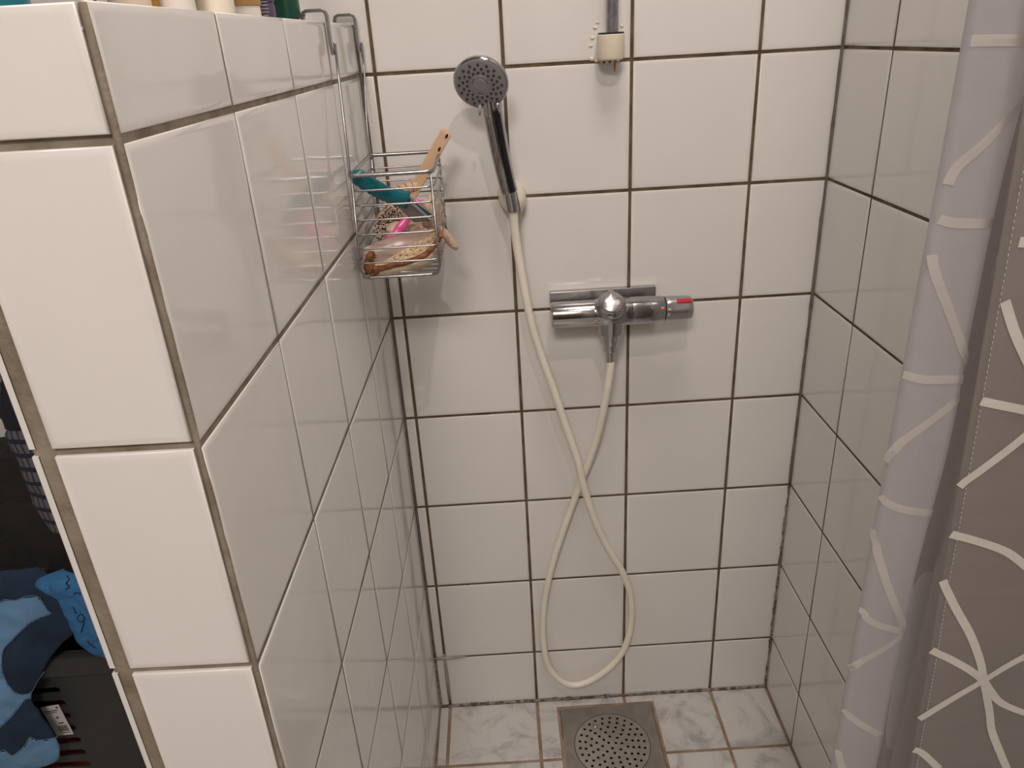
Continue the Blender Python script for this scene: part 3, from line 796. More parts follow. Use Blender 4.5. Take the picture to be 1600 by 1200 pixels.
# pink razor
razor = thing('pink_razor', 'pink plastic razor handle lying behind the foot file in caddy', 'razor', tuple(at(640, 340, -.16)))
pts = spline([at(655, 312, -.15), at(646, 328, -.155), at(632, 348, -.168), at(621, 362, -.178), at(612, 372, -.183), at(600, 381, -.187)], 6)
nr = len(pts)
MB().tube(pts, [(.0085 if i < nr * .25 else .0062 + .0012 * math.sin(i * .5)) * min(1, .5 + i * .25) * min(1, .4 + (nr - 1 - i) * .2) for i in range(nr)], 14, up=(0, 1, 0), flat=.6).build('handle', 'pink', razor)
MB().box(-.016, .016, -.004, .004, -.003, .003, frame(at(592, 386, -.187), (0.1, -.5, .8), (.8, .2, .3))).build('razor_head', 'pink', razor, smooth=False, bevel=.0012)

# translucent pouch
pouch = thing('plastic_pouch', 'limp clear plastic pouch with a pink tint behind the loofah pad', 'pouch', tuple(at(625, 400, -.18)))
pc = [at(566, 405, -.232), at(566, 388, -.225), at(600, 375, -.205), at(640, 362, -.185), at(684, 356, -.170), at(688, 372, -.175), at(660, 398, -.2), at(610, 418, -.225)]
ctr = sum(pc, Vector()) / len(pc)
def pouch_fn(u, v):
    lo = [pc[0], pc[7], pc[6], pc[5]]; hi = [pc[1], pc[2], pc[3], pc[4]]
    x = u * 3; i = min(2, int(x)); f = x - i
    p = lo[i].lerp(lo[i + 1], f).lerp(hi[i].lerp(hi[i + 1], f), v)
    return p + Vector((0, -1, .4)) * (.007 * math.sin(PI * u) * math.sin(PI * v) + .0016 * noise.noise(p * 60))
MB().grid(pouch_fn, 24, 12).build('film', 'pouch', pouch, solid=.004)
MB().tube(spline([at(664, 356, -.178), at(666, 362, -.180), at(666, 370, -.182)], 4), .0011, 6).build('seam', 'paper', pouch)

# loofah pad with brown edging
pad = thing('loofah_pad', 'curved loofah scrub pad with brown edging and cream cloth back in caddy bottom', 'loofah', tuple(at(630, 420, -.22)))
CL = [(574, 417, -.236), (590, 420, -.236), (612, 415, -.234), (640, 408, -.232), (664, 398, -.230), (680, 382, -.228), (688, 366, -.226)]
front = spline([at(*p) for p in CL], 5)
BK = [(576, 404, -.205), (592, 403, -.20), (616, 391, -.195), (640, 382, -.190), (662, 374, -.186), (676, 366, -.184), (683, 358, -.184)]
back = spline([at(*p) for p in BK], 5)
def padfn(u, v):
    x = u * (len(front) - 1); i = min(len(front) - 2, int(x)); f = x - i
    p = front[i].lerp(front[i + 1], f).lerp(back[i].lerp(back[i + 1], f), v)
    return p + Vector((0, 0, .004 * math.sin(PI * v)))
MB().grid(padfn, 40, 10).build('loofah_mesh', 'loofah', pad, solid=.006)
loop = front + back[::-1]
MB().tube(loop, [.0034 + .0012 * noise.noise(p * 150) for p in loop], 10, closed=True).build('edging', 'leather', pad)
MB().tube(front[3:], [.0042 + .001 * noise.noise(p * 120 + Vector((3, 0, 0))) for p in front[3:]], 10).build('edging', 'leather', pad)
und = []
def undfn(u, v):
    x = u * (len(front) - 1); i = min(len(front) - 2, int(x)); f = x - i
    p = front[i].lerp(front[i + 1], f)
    q = p + Vector((.004, .012, -.012 - .006 * math.sin(PI * u)))
    bkp = back[i].lerp(back[i + 1], f)
    c_ = p.lerp(q, min(1, v * 2)) if v < .5 else q.lerp(bkp + Vector((0, 0, -.006)), v * 2 - 1)
    return c_ + Vector((0, -.004 * math.sin(PI * min(1, v * 2)), 0))
MB().grid(undfn, 36, 12).build('cloth_back', 'canvas', pad, solid=.002)
cr = spline([at(577, 425, -.236), at(572, 412, -.238), at(578, 400, -.236), at(582, 396, -.230), at(586, 404, -.226), at(582, 414, -.232), at(588, 424, -.236), at(580, 430, -.234)], 6)
MB().tube(cr, [.0042 + .002 * noise.noise(p * 140) for p in cr], 9).build('gathered_end', 'leather', pad)

# beige terry mitt with a strap poking out of the side
mitt = thing('bath_mitt', 'beige terry bath mitt crumpled at the back of the caddy, strap poking out sideways', 'mitt', tuple(at(655, 360, -.11)))
def blob(c, ax, amp, fr, seed, nu=28, nv=18):
    mb = MB(); off = Vector((seed, seed * 2.3, -seed))
    def fn(u, v):
        th = PI * v; ph = 2 * PI * u
        d = Vector((math.sin(th) * math.cos(ph), math.sin(th) * math.sin(ph), math.cos(th)))
        k = 1 + amp * noise.noise(d * fr + off) + amp * .5 * noise.noise(d * fr * 2.7 + off)
        return Vector(c) + Vector((d.x * ax[0], d.y * ax[1], d.z * ax[2])) * k
    return mb.grid(fn, nu, nv)
MB.blob = None
blob(at(677, 338, -.108), (.017, .036, .030), .22, 2.0, 3.1).build('mitt_body', 'terry', mitt)
blob(at(632, 361, -.135), (.030, .022, .012), .35, 2.4, 5.7).build('mitt_cuff', 'terry', mitt)
st = spline([at(672, 352, -.13), at(690, 362, -.135), at(703, 376, -.132), at(714, 389, -.128)], 5)
MB().tube(st, [.007, .0072, .0074, .0076, .0076, .0076, .0076, .0074, .0072, .007, .0068, .0066, .0062, .0056, .0046, .003][:len(st)], 12).build('strap', 'terry', mitt)

# ------------------------------------------------------------------ bottles along the ledge
def px_y(u, v=14, x=-.078): return atx(u, v, x)
def bottle(name, label, u0, u1, prof, m, x=-.078, band=None, seg=32, oval=1.0, extra=None):
    a, b = atx(u0, 12, x), atx(u1, 12, x)
    c = (a + b) / 2
    # width as seen from the camera
    d = (Vector((c.x, c.y)) - Vector((CP.x, CP.y))).length
    rad = (u1 - u0) / 2 / F * d * 1.0
    o = thing(name, label, 'bottle', (c.x, c.y, LEDGE), group=None)
    T = Matrix.Translation((c.x, c.y, LEDGE + .0006)) @ Matrix.Diagonal((rad, rad, 1, 1))
    MB().lathe([(r, h) for r, h in prof], T, seg).build('bottle_body', m, o, smooth='auto')
    top = prof[-1][1]
    for (h0, h1, k, mm, nm) in (band or []):
        MB().lathe([(k * .97, h0), (k, h0 + .0005), (k, h1 - .0005), (k * .97, h1)], T, seg).build(nm, mm, o, smooth='auto')
    return o, c, rad
P_std = [(0, 0), (.93, 0), (1.0, .004), (1.0, .13), (.85, .145), (.4, .155), (.4, .160)]
P_tube = [(0, 0), (.93, 0), (.96, .003), (.96, .028), (.88, .030), (1.0, .034), (1.02, .15), (.9, .17), (.3, .172)]
bottle('shampoo_bottle', 'teal plastic bottle standing at the room end of the ledge', -70, 24, P_std, 'teal_pl', x=-.118, band=[(.16, .185, .42, 'white_pl', 'cap')])
bottle('lotion_bottle', 'small beige lotion bottle left of the mustard yellow bottle', 178, 229, P_std, 'tan', x=-.10, band=[(.16, .18, .45, 'white_pl', 'cap')])
bottle('oil_bottle', 'slim mustard yellow bottle on the half wall ledge', 230, 255, P_std, 'mustard', x=-.095, band=[(.16, .175, .5, 'white_pl', 'cap')])
bottle('shampoo_bottle', 'white bottle right beside the slim mustard yellow bottle', 254, 299, P_std, 'white_pl', x=-.078, band=[(.16, .19, .5, 'white_pl', 'cap')])
o_, c_, r_ = bottle('conditioner_bottle', 'ivory rounded bottle with orange flecks at the middle of the ledge', 311, 360, [(0, 0), (.82, 0), (.95, .004), (1.0, .012), (1.0, .13), (.8, .15), (.4, .158), (.4, .162)], 'ivory_pl', x=-.062, band=[(.16, .185, .48, 'white_pl', 'cap')])
bottle('cream_tube', 'white tube with brown band above its white cap', 360, 402, P_tube, 'white_pl', x=-.075, band=[(.026, .040, 1.03, 'brown_print', 'brown_band')])
o_, c_, r_ = bottle('shower_gel_tube', 'dark purple tube with small white print', 399, 427, P_tube, 'purple', x=-.072)
nf = (Vector((CP.x, CP.y, LEDGE)) - Vector((c_.x, c_.y, LEDGE))).normalized()
fr = frame(Vector((c_.x, c_.y, LEDGE)) + nf * (r_ * 1.03), nf, (1, 0, 0))
for k, (wd, x0) in enumerate(((.5, 0), (.8, .1), (.7, .05), (.85, .12), (.8, .1), (.6, 0))):
    q = frame(Vector((c_.x, c_.y, LEDGE + .019 + .0034 * (5 - k))) + nf * (r_ * 1.0), nf, Vector((0, 0, 1)).cross(nf))
    MB().box(-r_ * wd * .42, r_ * wd * .42, -.0006, .0006, -.0001, .0003, q @ Matrix.Diagonal((1, .45, 1, 1))).build('small_print', 'paper', o_, smooth=False)
bottle('shampoo_bottle', 'dark green bottle between the purple tube and plain white bottle', 424, 463, [(0, 0), (.85, 0), (.88, .002), (.88, .016), (1.02, .018), (1.04, .12), (.8, .15), (.4, .16)], 'green', x=-.070, band=[(.001, .016, .90, 'green2', 'base_cap')])
bottle('shampoo_bottle', 'plain off-white bottle next to the caddy hooks', 464, 512, P_std, 'white_pl', x=-.085, band=[(.16, .19, .45, 'white_pl', 'cap')])

# ------------------------------------------------------------------ shower curtain
curtain = thing('shower_curtain', 'grey shower curtain printed with white crossing lines, gathered at the right wall', 'curtain', (0.6, -.8, .05))
CT, CB = 2.30, 0.06
HEMX = 0.5035
# cross-section from the inner side of the fold to the stitched hem in front
SEC = [(.520, -.775), (.505, -.777), (.490, -.779), (.475, -.783), (.461, -.788), (.4515, -.795), (.4535, -.8025), (.467, -.804), (.481, -.803), (.4905, -.800),
       (.497, -.787), (.512, -.778), (.57, -.775), (.65, -.785), (.705, -.80), (.712, -.825), (.69, -.842), (.64, -.838), (.59, -.844), (.55, -.839), (.51, -.838), (.4795, -.838)]
sec = spline([(x, y, 0) for x, y in SEC], 8)
NS = len(sec)
IB = 5 * 8                                  # index of the left bend
def wrinkle(p, i, z):
    q = Vector((p.x * 14, p.y * 14, z * 5.0))
    k = noise.noise(q) * .0035 + noise.noise(Vector((i * .09, z * 11, 2))) * .0016
    if i > 128: k += .0022 * noise.noise(Vector((i * .05 + z * 4.0, z * 9.0 - i * .06, 4.0)))
    if z < .9: k += .0035 * (0.9 - z) * noise.noise(Vector((i * .12 + z * 9, z * 13, 7)))
    return k
def csurf(i, z):
    i = max(0, min(NS - 1.001, i)); a = int(i); f = i - a
    p = sec[a].lerp(sec[a + 1], f)
    t = (sec[min(a + 2, NS - 1)] - sec[max(a - 1, 0)]).normalized(); n_ = Vector((t.y, -t.x, 0))
    edge = 1.0 - math.exp(-abs(i - IB) / 6.0)
    edge2 = 1.0 - math.exp(-abs(i - NS) / 8.0)
    wq = max(0.0, min(1.0, (i - 16 * 8) / 30.0))
    p = p + Vector(((1.12 - max(.5, min(1.5, z))) * .05 * wq, 0, 0))
    q = Vector((p.x, p.y, z)) + n_ * wrinkle(p, i, z) * max(.12, edge) * max(.25, edge2)
    return q
nzr = 175
IT = int(9.4 * 8)                            # darker printed-side colour starts here; it paints in the inner strip's shade
mb = MB(); mb.grid(lambda u, v: csurf(IT + u * (NS - 1.001 - IT), CB + (CT - CB) * v), NS - 1 - IT, nzr)
cloth = mb.build('printed_side', 'curtain', curtain, fix=False)
mb = MB(); mb.grid(lambda u, v: csurf(u * IT, CB + (CT - CB) * v), IT, nzr)
cloth_b = mb.build('reverse_side', 'curtain_back', curtain, fix=False)
def on_layer(u, v, lay):
    """measured point -> (index along the section, height) on the pale layer or the hem layer"""
    lo, hi, y = ((IB + 4, 10 * 8 + 4, -.803) if lay == 0 else (16.4 * 8, NS - 1.001, -.839))
    for it in range(2):
        p = at(u, v, y); n = 60; best = None; prev = None
        for k in range(n + 1):
            i = lo + (hi - lo) * k / n; q = csurf(i, p.z)
            if prev is not None and (prev[1].x - p.x) * (q.x - p.x) <= 0 and abs(q.x - prev[1].x) > 1e-9:
                f = (p.x - prev[1].x) / (q.x - prev[1].x); best = (0, prev[0] + (i - prev[0]) * f, prev[1].lerp(q, f)); break
            d = abs(q.x - p.x)
            if best is None or d < best[0]: best = (d, i, q)
            prev = (i, q)
        y = best[2].y
    return best[1], at(u, v, y).z, best[0] < .0025
def print_line(pix, lay, wd=.0062):
    ps = [on_layer(p.x, p.y, lay) for p in spline([(u, v, 0) for u, v in pix], 6)]
    ps = [Vector((i, z, 0)) for i, z, ok in ps if ok]
    keep = []
    for p in ps:
        if not keep or (csurf(p.x, p.y) - csurf(keep[-1].x, keep[-1].y)).length > .004: keep.append(p)
    ps = keep
    if len(ps) < 2: return
    vs = []; fs = []
    for k, p in enumerate(ps):
        c0 = csurf(p.x, p.y)
        a, b = ps[max(k - 1, 0)], ps[min(k + 1, len(ps) - 1)]
        ca, cb = csurf(a.x, a.y), csurf(b.x, b.y)
        t = (cb - ca)
        if t.length < 1e-7: t = Vector((1, 0, 0))
        t.normalize()
        e = csurf(p.x + .5, p.y) - csurf(p.x - .5, p.y); up = csurf(p.x, p.y + .002) - csurf(p.x, p.y - .002)
        n_ = e.cross(up).normalized()
        if n_.y > 0: n_ = -n_
        sd = n_.cross(t).normalized() * wd / 2
        vs += [c0 + sd + n_ * .0009, c0 - sd + n_ * .0009]
    for k in range(len(ps) - 1): fs.append((2 * k, 2 * k + 1, 2 * k + 3, 2 * k + 2))
    MB().add(vs, fs).build('printed_line', 'line_back' if lay == 0 else 'curtain_line', cloth_b if lay == 0 else cloth, fix=False)
for px in ([(1516, 64), (1550, 63), (1600, 63)],
           [(1480, 288), (1494, 262), (1530, 230), (1570, 190), (1600, 158)],
           [(1466, 342), (1490, 348), (1530, 349), (1566, 347)],
           [(1454, 398), (1462, 432), (1480, 480), (1500, 535), (1514, 578)],
           [(1412, 585), (1440, 592), (1470, 593), (1506, 592)],
           [(1384, 722), (1400, 697), (1450, 660), (1490, 628), (1508, 610)],
           [(1374, 775), (1390, 788), (1420, 797), (1460, 802), (1492, 801)],
           [(1364, 828), (1372, 868), (1392, 930), (1415, 987)],
           [(1343, 952), (1360, 970), (1385, 980), (1415, 987)],
           [(1326, 1044), (1350, 1030), (1385, 1010), (1415, 987)],
           [(1415, 987), (1432, 965), (1448, 940)],
           [(1415, 987), (1430, 982), (1446, 977)],
           [(1317, 1108), (1335, 1124), (1360, 1140), (1380, 1147), (1412, 1138)],
           [(1308, 1172), (1316, 1200), (1320, 1225)]):
    print_line(px, 0)
for px in ([(1532, 626), (1565, 633), (1600, 640), (1640, 650)],
           [(1490, 763), (1530, 735), (1570, 705), (1600, 681), (1640, 645)],
           [(1477, 833), (1510, 840), (1560, 856), (1585, 870), (1620, 900)],
           [(1465, 892), (1490, 945), (1515, 990), (1530, 1030), (1536, 1062)],
           [(1443, 1013), (1470, 1022), (1510, 1043), (1536, 1062)],
           [(1430, 1126), (1480, 1095), (1536, 1062), (1575, 1038), (1610, 1020)],
           [(1536, 1062), (1550, 1083), (1565, 1098), (1600, 1112), (1640, 1118)],
           [(1536, 1062), (1545, 1110), (1550, 1145), (1575, 1205)],
           [(1426, 1170), (1440, 1175), (1470, 1203)],
           [(1569, 470), (1585, 520), (1610, 575)],
           [(1591, 378), (1620, 378)]):
    print_line(px, 1)
def star_line(pts, lay, wd=.0062):
    vs = []; fs = []
    ps = spline([(i, z, 0) for i, z in pts], 8)
    for k, p in enumerate(ps):
        c0 = csurf(p.x, p.y); a, b = ps[max(k - 1, 0)], ps[min(k + 1, len(ps) - 1)]
        t = csurf(b.x, b.y) - csurf(a.x, a.y)
        if t.length < 1e-7: t = Vector((1, 0, 0))
        t.normalize()
        n_ = (csurf(p.x + .5, p.y) - csurf(p.x - .5, p.y)).cross(csurf(p.x, p.y + .002) - csurf(p.x, p.y - .002)).normalized()
        if n_.y > 0: n_ = -n_
        sd = n_.cross(t).normalized() * wd / 2
        vs += [c0 + sd + n_ * .0009, c0 - sd + n_ * .0009]
    for k in range(len(ps) - 1): fs.append((2 * k, 2 * k + 1, 2 * k + 3, 2 * k + 2))
    MB().add(vs, fs).build('printed_line', 'line_back' if lay == 0 else 'curtain_line', cloth_b if lay == 0 else cloth, fix=False)
rs = random.Random(3)
for z0 in (.20, .47, .62, 1.58, 1.82, 2.10):
    for lay, lo, hi in ((0, IB + 4, 9 * 8), (1, 16.6 * 8, NS - 2)):
        i0 = rs.uniform(lo * .7 + hi * .3, lo * .3 + hi * .7)
        for k in range(6):
            a_ = 2 * PI * (k + rs.uniform(-.2, .2)) / 6; L_ = rs.uniform(.10, .16)
            i1 = max(lo, min(hi, i0 + math.cos(a_) * (hi - lo) * .75)); z1 = z0 + math.sin(a_) * L_
            if not (CB + .01 < z1 < CT - .02) or (.70 < z1 < 1.45): continue
            star_line([(i0, z0), ((i0 + i1) / 2 + rs.uniform(-2, 2), (z0 + z1) / 2 + rs.uniform(-.008, .008)), (i1, z1)], lay)
# stitched hem seam along the free edge
ih = NS - 1.001
st = MB()
isn = ih - 2.0
for k in range(int((CT - CB) / .004)):
    z0 = CB + k * .004
    p0, p1 = csurf(isn, z0), csurf(isn, z0 + .003)
    st.tube([p0 + Vector((0, -.0004, 0)), p1 + Vector((0, -.0003, 0))], .00022, 4)
tag(st.build('stitching', 'curtain_line', cloth), kind='stuff')
hem = MB(); hem.grid(lambda u, v: csurf(ih - 2.0 * (1 - u), CB + (CT - CB) * v) + Vector((0, .0012 - .0012 * 0, 0)), 5, nzr)
hem.build('hem', 'curtain', cloth, fix=False)
rod = MB().tube([(XL - .09, -.80, 2.32), (XR - .003, -.80, 2.32)], .0125, 16).build('curtain_rod', 'chrome_dull', None)
tag(rod, 'chrome curtain rod across the shower opening', 'curtain rod')

# ------------------------------------------------------------------ laundry behind the half wall
CY0, CY1, CX0, CX1, CZ = -.385, -.045, -.86, -.215, 0.585
crate = thing('laundry_crate', 'dark grey plastic laundry crate with slotted front, under piled clothes', 'laundry crate', ((CX0 + CX1) / 2, (CY0 + CY1) / 2, 0))
slots = []
def slot(x0, x1, z, r=.006, n=5):
    out = []
    for k in range(n + 1): a = -PI / 2 + PI * k / n; out.append((x1 - r + r * math.cos(a), z + r * math.sin(a)))
    for k in range(n + 1): a = PI / 2 + PI * k / n; out.append((x0 + r + r * math.cos(a), z + r * math.sin(a)))
    return out
ends = [(92, 1077), (101, 1097), (110, 1116), (119, 1135), (128, 1154), (137, 1173), (146, 1191)]
sx1 = sum(at(u, v, CY0).x for u, v in ends) / len(ends)
sz = [at(u, v, CY0).z for u, v in ends]
step = (sz[0] - sz[-1]) / 6
z = sz[0]
while z > .07:
    slots.append(slot(sx1 - .10, sx1, z)); slots.append(slot(sx1 - .24, sx1 - .14, z)); z -= step
fw = sheet_with_holes([(CX0, .012), (CX1, .012), (CX1, CZ), (CX0, CZ)], slots, -.0015, .0015, 'front_panel', 'crate', crate)
for v in fw.data.vertices:
    x, y, zz = v.co; wv_ = Vector((x, CY0 - zz, y)) - crate.location; v.co = wv_
cb = MB()
cb.box(CX0, CX0 + .003, CY0 + .0016, CY1, .012, CZ).box(CX1 - .003, CX1, CY0 + .0016, CY1, .012, CZ).box(CX0, CX1, CY1 - .003, CY1, .012, CZ).box(CX0, CX1, CY0 + .0016, CY1, .0, .012)
cb.build('crate_shell', 'crate', crate, smooth=False)
rm = MB()
rp = round_rect(CX0 - .004, CX1 + .004, CY0 - .004, CY1 + .004, .03, CZ - .012)
vs = []; fs = []; nrp = len(rp)
prof = ((-.006, -.022), (.012, -.022), (.013, .0), (.009, .010), (.0, .0125), (-.008, .010), (-.010, -.002))
cen = Vector(((CX0 + CX1) / 2, (CY0 + CY1) / 2, CZ - .012))
for p in rp:
    d = Vector((p.x - cen.x, p.y - cen.y, 0)); d = Vector((math.copysign(min(1, max(0, abs(d.x) - (CX1 - CX0) / 2 + .03) / .034), d.x), math.copysign(min(1, max(0, abs(d.y) - (CY1 - CY0) / 2 + .03) / .034), d.y), 0))
    if d.length < 1e-6: d = Vector((0, -1, 0))
    d.normalize()
    for o_, h in prof: vs.append(p + d * o_ + Vector((0, 0, h)))
npf = len(prof)
for i in range(nrp):
    j = (i + 1) % nrp
    for k in range(npf): fs.append((i * npf + k, i * npf + (k + 1) % npf, j * npf + (k + 1) % npf, j * npf + k))
rm.add(vs, fs).build('crate_rim', 'crate', crate, smooth='auto')
tagc = [at(63, 1106, CY0 - .004), at(91, 1101, CY0 - .004), at(115, 1147, CY0 - .005), at(89, 1150, CY0 - .005)]
tg = slab(tagc, .0008, 'paper_tag', 'paper', crate, 0)
def on_tag(s_, t_, lift=.0005): return tagc[0].lerp(tagc[1], s_).lerp(tagc[3].lerp(tagc[2], s_), t_) + Vector((0, -lift, 0))
def ink(s0, s1, t0, t1): MB().add([on_tag(s0, t0), on_tag(s1, t0), on_tag(s1, t1), on_tag(s0, t1)], [(0, 1, 2, 3)]).build('ink_mark', 'ink', tg, smooth=False, solid=.0002)
for k in range(11):
    s0 = .34 + k * .052; ink(s0, s0 + (.03 if k % 3 else .018), .66, .86)
ink(.80, .90, .05, .10); ink(.12, .82, .14, .165); ink(.18, .74, .20, .22); ink(.55, .68, .36, .42); ink(.5, .8, .56, .60); ink(.36, .9, .90, .92)

red = thing('red_garment', 'red cloth showing through the crate slots', 'clothing', (-.62, -.22, .02))
blob((-.56, -.21, .17), (.24, .145, .145), .18, 2.0, 1.3).build('cloth', 'red_cloth', red)

# black clothes heaped on the crate
heap = thing('black_garments', 'heap of crumpled black clothes on top of the laundry crate', 'clothing', (-.62, -.2, .56))
def heapfn(c, ax, seed, amp=.22, fr=2.2):
    return blob(c, ax, amp, fr, seed, 40, 26)
heapfn((-.58, -.21, .625), (.25, .145, .155), 2.2).build('fold', 'black_cloth', heap)
heapfn((-.66, -.16, .735), (.18, .11, .085), 9.1, .25).build('fold', 'black_cloth', heap)
heapfn((-.46, -.24, .635), (.13, .12, .11), 4.4, .25).build('fold', 'black_cloth', heap)
heapfn((-.535, -.315, .655), (.075, .05, .055), 6.4, .25, 2.6).build('fold', 'black_cloth', heap)
heapfn((-.62, -.325, .645), (.09, .045, .045), 7.7, .25, 2.6).build('olive_fold', 'olive_cloth', heap)
pr = MB().tube(spline([at(47, 911, -.372), at(58, 909, -.372), at(67, 903, -.371), at(70, 893, -.370), at(66, 888, -.3695)], 4), 0.0011, 6)
pr.build('printed_mark', 'khaki', heap)

def drape(name, label, rowsL, mlist, parent=None, cat='clothing', mname='cloth', mm='blue_cloth', amp=.006, fr=22.0, nu=26, sub=5, bulge=.02, solid=.004):
    """rowsL: (u_left, u_right, v, y) rows from top to bottom"""
    L_ = spline([at(a, v, y) for a, b, v, y in rowsL], sub); R_ = spline([at(b, v, y) for a, b, v, y in rowsL], sub)
    n = len(L_)
    def fn(u, v):
        x = v * (n - 1); i = min(n - 2, int(x)); f = x - i
        l, r = L_[i].lerp(L_[i + 1], f), R_[i].lerp(R_[i + 1], f)
        p = l.lerp(r, u)
        b = bulge * math.sin(PI * u) ** .7
        return p + Vector((0, -1, .35)) * (b + amp * noise.noise(p * fr) + amp * .4 * noise.noise(p * fr * 2.7))
    return fn, MB().grid(fn, nu, (n - 1))
trs = thing('work_trousers', 'steel blue work trousers with navy knee patches hanging over the crate edge', 'clothing', tuple(at(30, 1190, -.41)))
rowsT = [(-150, 60, 886, -.375), (-150, 84, 906, -.384), (-150, 100, 932, -.390), (-150, 112, 958, -.396), (-150, 116, 985, -.402), (-150, 95, 1005, -.405), (-150, 76, 1030, -.408), (-150, 60, 1060, -.410),
         (-150, 48, 1085, -.412), (-150, 64, 1110, -.413), (-150, 82, 1140, -.414), (-150, 90, 1168, -.414), (-150, 88, 1188, -.414), (-150, 60, 1198, -.414)]
fnT, g_ = drape('t', '', rowsT, None)
def to_px(p):
    q = CR.transposed() @ (p - CP); return 800 + F * q.x / -q.z, 600 - F * q.y / -q.z
def inside(u, v, poly):
    c = False
    for k in range(len(poly)):
        (x0, y0), (x1, y1) = poly[k - 1], poly[k]
        if (y0 > v) != (y1 > v) and u < (x1 - x0) * (v - y0) / (y1 - y0) + x0: c = not c
    return c
OUT = {'navy_panel': [[(-160, 840), (-160, 940), (-30, 936), (0, 941), (6, 937), (24, 938), (40, 932), (58, 932), (66, 940), (74, 953), (80, 959), (62, 965), (46, 974), (32, 987), (18, 1001), (6, 1014), (3, 1030), (4, 1048), (12, 1068), (24, 1082), (38, 1085), (50, 1080),
                        (60, 1062), (80, 1036), (100, 1008), (140, 985), (140, 940), (130, 840)],
                       [(-30, 1150), (-8, 1142), (10, 1128), (28, 1108), (44, 1090), (66, 1106), (84, 1138), (90, 1150), (74, 1155), (58, 1156), (46, 1152), (38, 1165), (20, 1180), (6, 1172), (-10, 1176)]]}
pan = {'navy_panel': MB(), 'blue_panel': MB()}
NU, NV = 120, 130
vals = [[fnT(i / NU, j / NV) for i in range(NU + 1)] for j in range(NV + 1)]
SURF = []
for j in range(NV):
    for i in range(NU):
        q = [vals[j][i], vals[j][i + 1], vals[j + 1][i + 1], vals[j + 1][i]]
        c_ = (q[0] + q[1] + q[2] + q[3]) / 4; u, v = to_px(c_); SURF.append((u, v, c_.y))
        pan['navy_panel' if any(inside(u, v, o) for o in OUT['navy_panel']) else 'blue_panel'].add(q, [(0, 1, 2, 3)])
objs = {}
for nm, mm in (('blue_panel', 'blue_cloth'), ('navy_panel', 'navy_cloth')):
    o = pan[nm].build(nm, mm, trs, fix=False)
    bm = bmesh.new(); bm.from_mesh(o.data); bmesh.ops.remove_doubles(bm, verts=bm.verts, dist=1e-6); bmesh.ops.recalc_face_normals(bm, faces=bm.faces); bm.to_mesh(o.data); bm.free()
    md = o.modifiers.new('solid', 'SOLIDIFY'); md.thickness = .004; md.offset = 0; objs[nm] = o
for o in OUT['navy_panel']:
    pts = []
    for p in spline([(u, v, 0) for u, v in o], 4, closed=True):
        b_ = min(SURF, key=lambda a: (a[0] - p.x) ** 2 + (a[1] - p.y) ** 2)
        if (b_[0] - p.x) ** 2 + (b_[1] - p.y) ** 2 > 30: 
            if len(pts) > 3: MB().tube(pts, .0007, 5).build('stitching', 'stitch', objs['navy_panel'])
            pts = []; continue
        d = ray(p.x, p.y); pts.append(CP + d * ((b_[2] - .0028 - CP.y) / d.y))
    if len(pts) > 3: MB().tube(pts, .0007, 5).build('stitching', 'stitch', objs['navy_panel'])

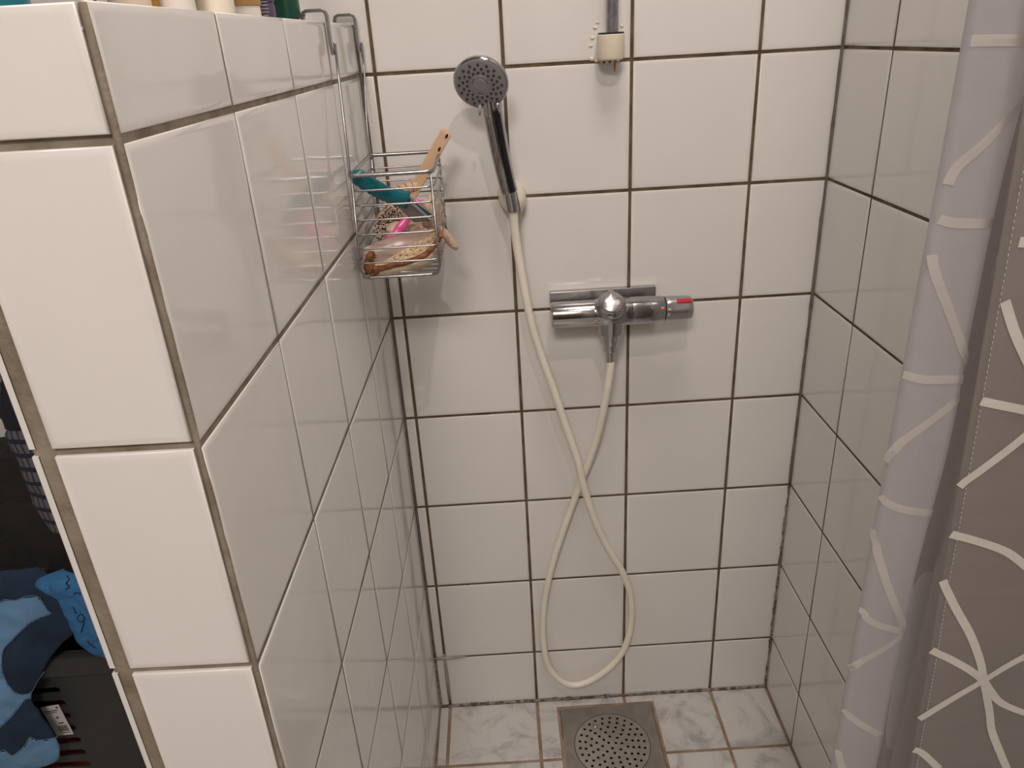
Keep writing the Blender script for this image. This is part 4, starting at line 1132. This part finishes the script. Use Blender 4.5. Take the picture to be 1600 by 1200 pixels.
lace = thing('lace_cloth', 'bright blue embroidered cloth hanging over the crate rim beside the half wall', 'clothing', tuple(at(150, 1020, -.41)))
rowsK = [(100, 150, 890, -.392), (66, 160, 902, -.402), (58, 172, 915, -.410), (88, 182, 932, -.414), (97, 190, 948, -.416), (105, 196, 966, -.417), (113, 204, 984, -.418), (121, 208, 1000, -.416), (131, 214, 1012, -.417), (148, 216, 1022, -.418)]
fnK, g_ = drape('k', '', rowsK, None, bulge=.012, amp=.005, fr=30)
g_.build('cloth', 'lace_cloth', lace, solid=.003)
SURF = []
for i in range(41):
    for j in range(41):
        p = fnK(i / 40, j / 40); u, v = to_px(p); SURF.append((u, v, p.y))
em = MB()
for loop in ([(104, 899), (108, 906), (103, 911), (108, 917), (102, 921)], [(114, 948), (119, 958), (117, 957)], [(120, 966), (126, 960), (132, 966), (127, 972), (121, 968)], [(131, 972), (129, 980), (127, 988)], [(137, 1002), (142, 1008), (149, 1012)], [(124, 905), (130, 908)], [(115, 928), (119, 926), (126, 928)]):
    pts = []
    for u, v in loop:
        y = min(SURF, key=lambda a: (a[0] - u) ** 2 + (a[1] - v) ** 2)[2] - .0025; d = ray(u, v); pts.append(CP + d * ((y - CP.y) / d.y))
    em.tube(spline(pts, 4), .0008, 5)
em.build('embroidery', 'navy_cloth', lace)

# plaid shirt hung on the outside of the half wall
shirt = thing('plaid_shirt', 'navy and grey plaid shirt hanging on the far side of the half wall', 'clothing', tuple(at(60, 830, -.5)))
hk = Vector((XL - TH - .0135 - .013, -.56, 1.335))
rowsP = [(6, 90, 560, -.52), (3, 90, 590, -.52), (4, 90, 620, -.515), (7, 90, 645, -.51), (14, 100, 668, -.51), (10, 105, 680, -.51), (18, 110, 700, -.51), (30, 120, 722, -.51), (40, 130, 750, -.51), (55, 140, 790, -.51), (82, 150, 830, -.51)]
fnP, g_ = drape('p', '', rowsP, None, bulge=.012, amp=.004, fr=30)
g_.build('shirt_front', 'plaid', shirt, solid=.003)
rowsQ = [(-14, 12, 560, -.49), (-14, 10, 600, -.49), (-14, 9, 635, -.49), (-12, 8, 652, -.49)]
MB().grid(lambda u, v: fnP(.02 + .5 * u, .12 + .28 * v) + Vector((0, -.004, .001)), 12, 10).build('dark_pocket', 'ink_cloth', shirt, solid=.002)
fnQ, g_ = drape('q', '', rowsQ, None, bulge=.008, amp=.004, fr=30)
g_.build('sleeve', 'lilac_cloth', shirt, solid=.003)
def yoke(u, v):
    p = (hk + Vector((-.035 * (1 - u) + .004, -.02 + .04 * u, -.005))).lerp(fnP(u, .03), v ** .8)
    return p + Vector((0, -.012 * math.sin(PI * v), 0)) + Vector((-1, -.6, 0)) * .006 * math.sin(u * 9 + v * 2) * v
MB().grid(yoke, 22, 26).build('shirt_yoke', 'plaid', shirt, solid=.003)
hook = MB().tube([hk + Vector((.0135, 0, .02)), hk + Vector((.0, 0, .018)), hk + Vector((-.012, 0, .010)), hk + Vector((-.016, 0, .028))], .003, 8).build('coat_hook', 'chrome_dull', None)
tag(hook, 'small metal coat hook on the outer side of the half wall', 'hook')
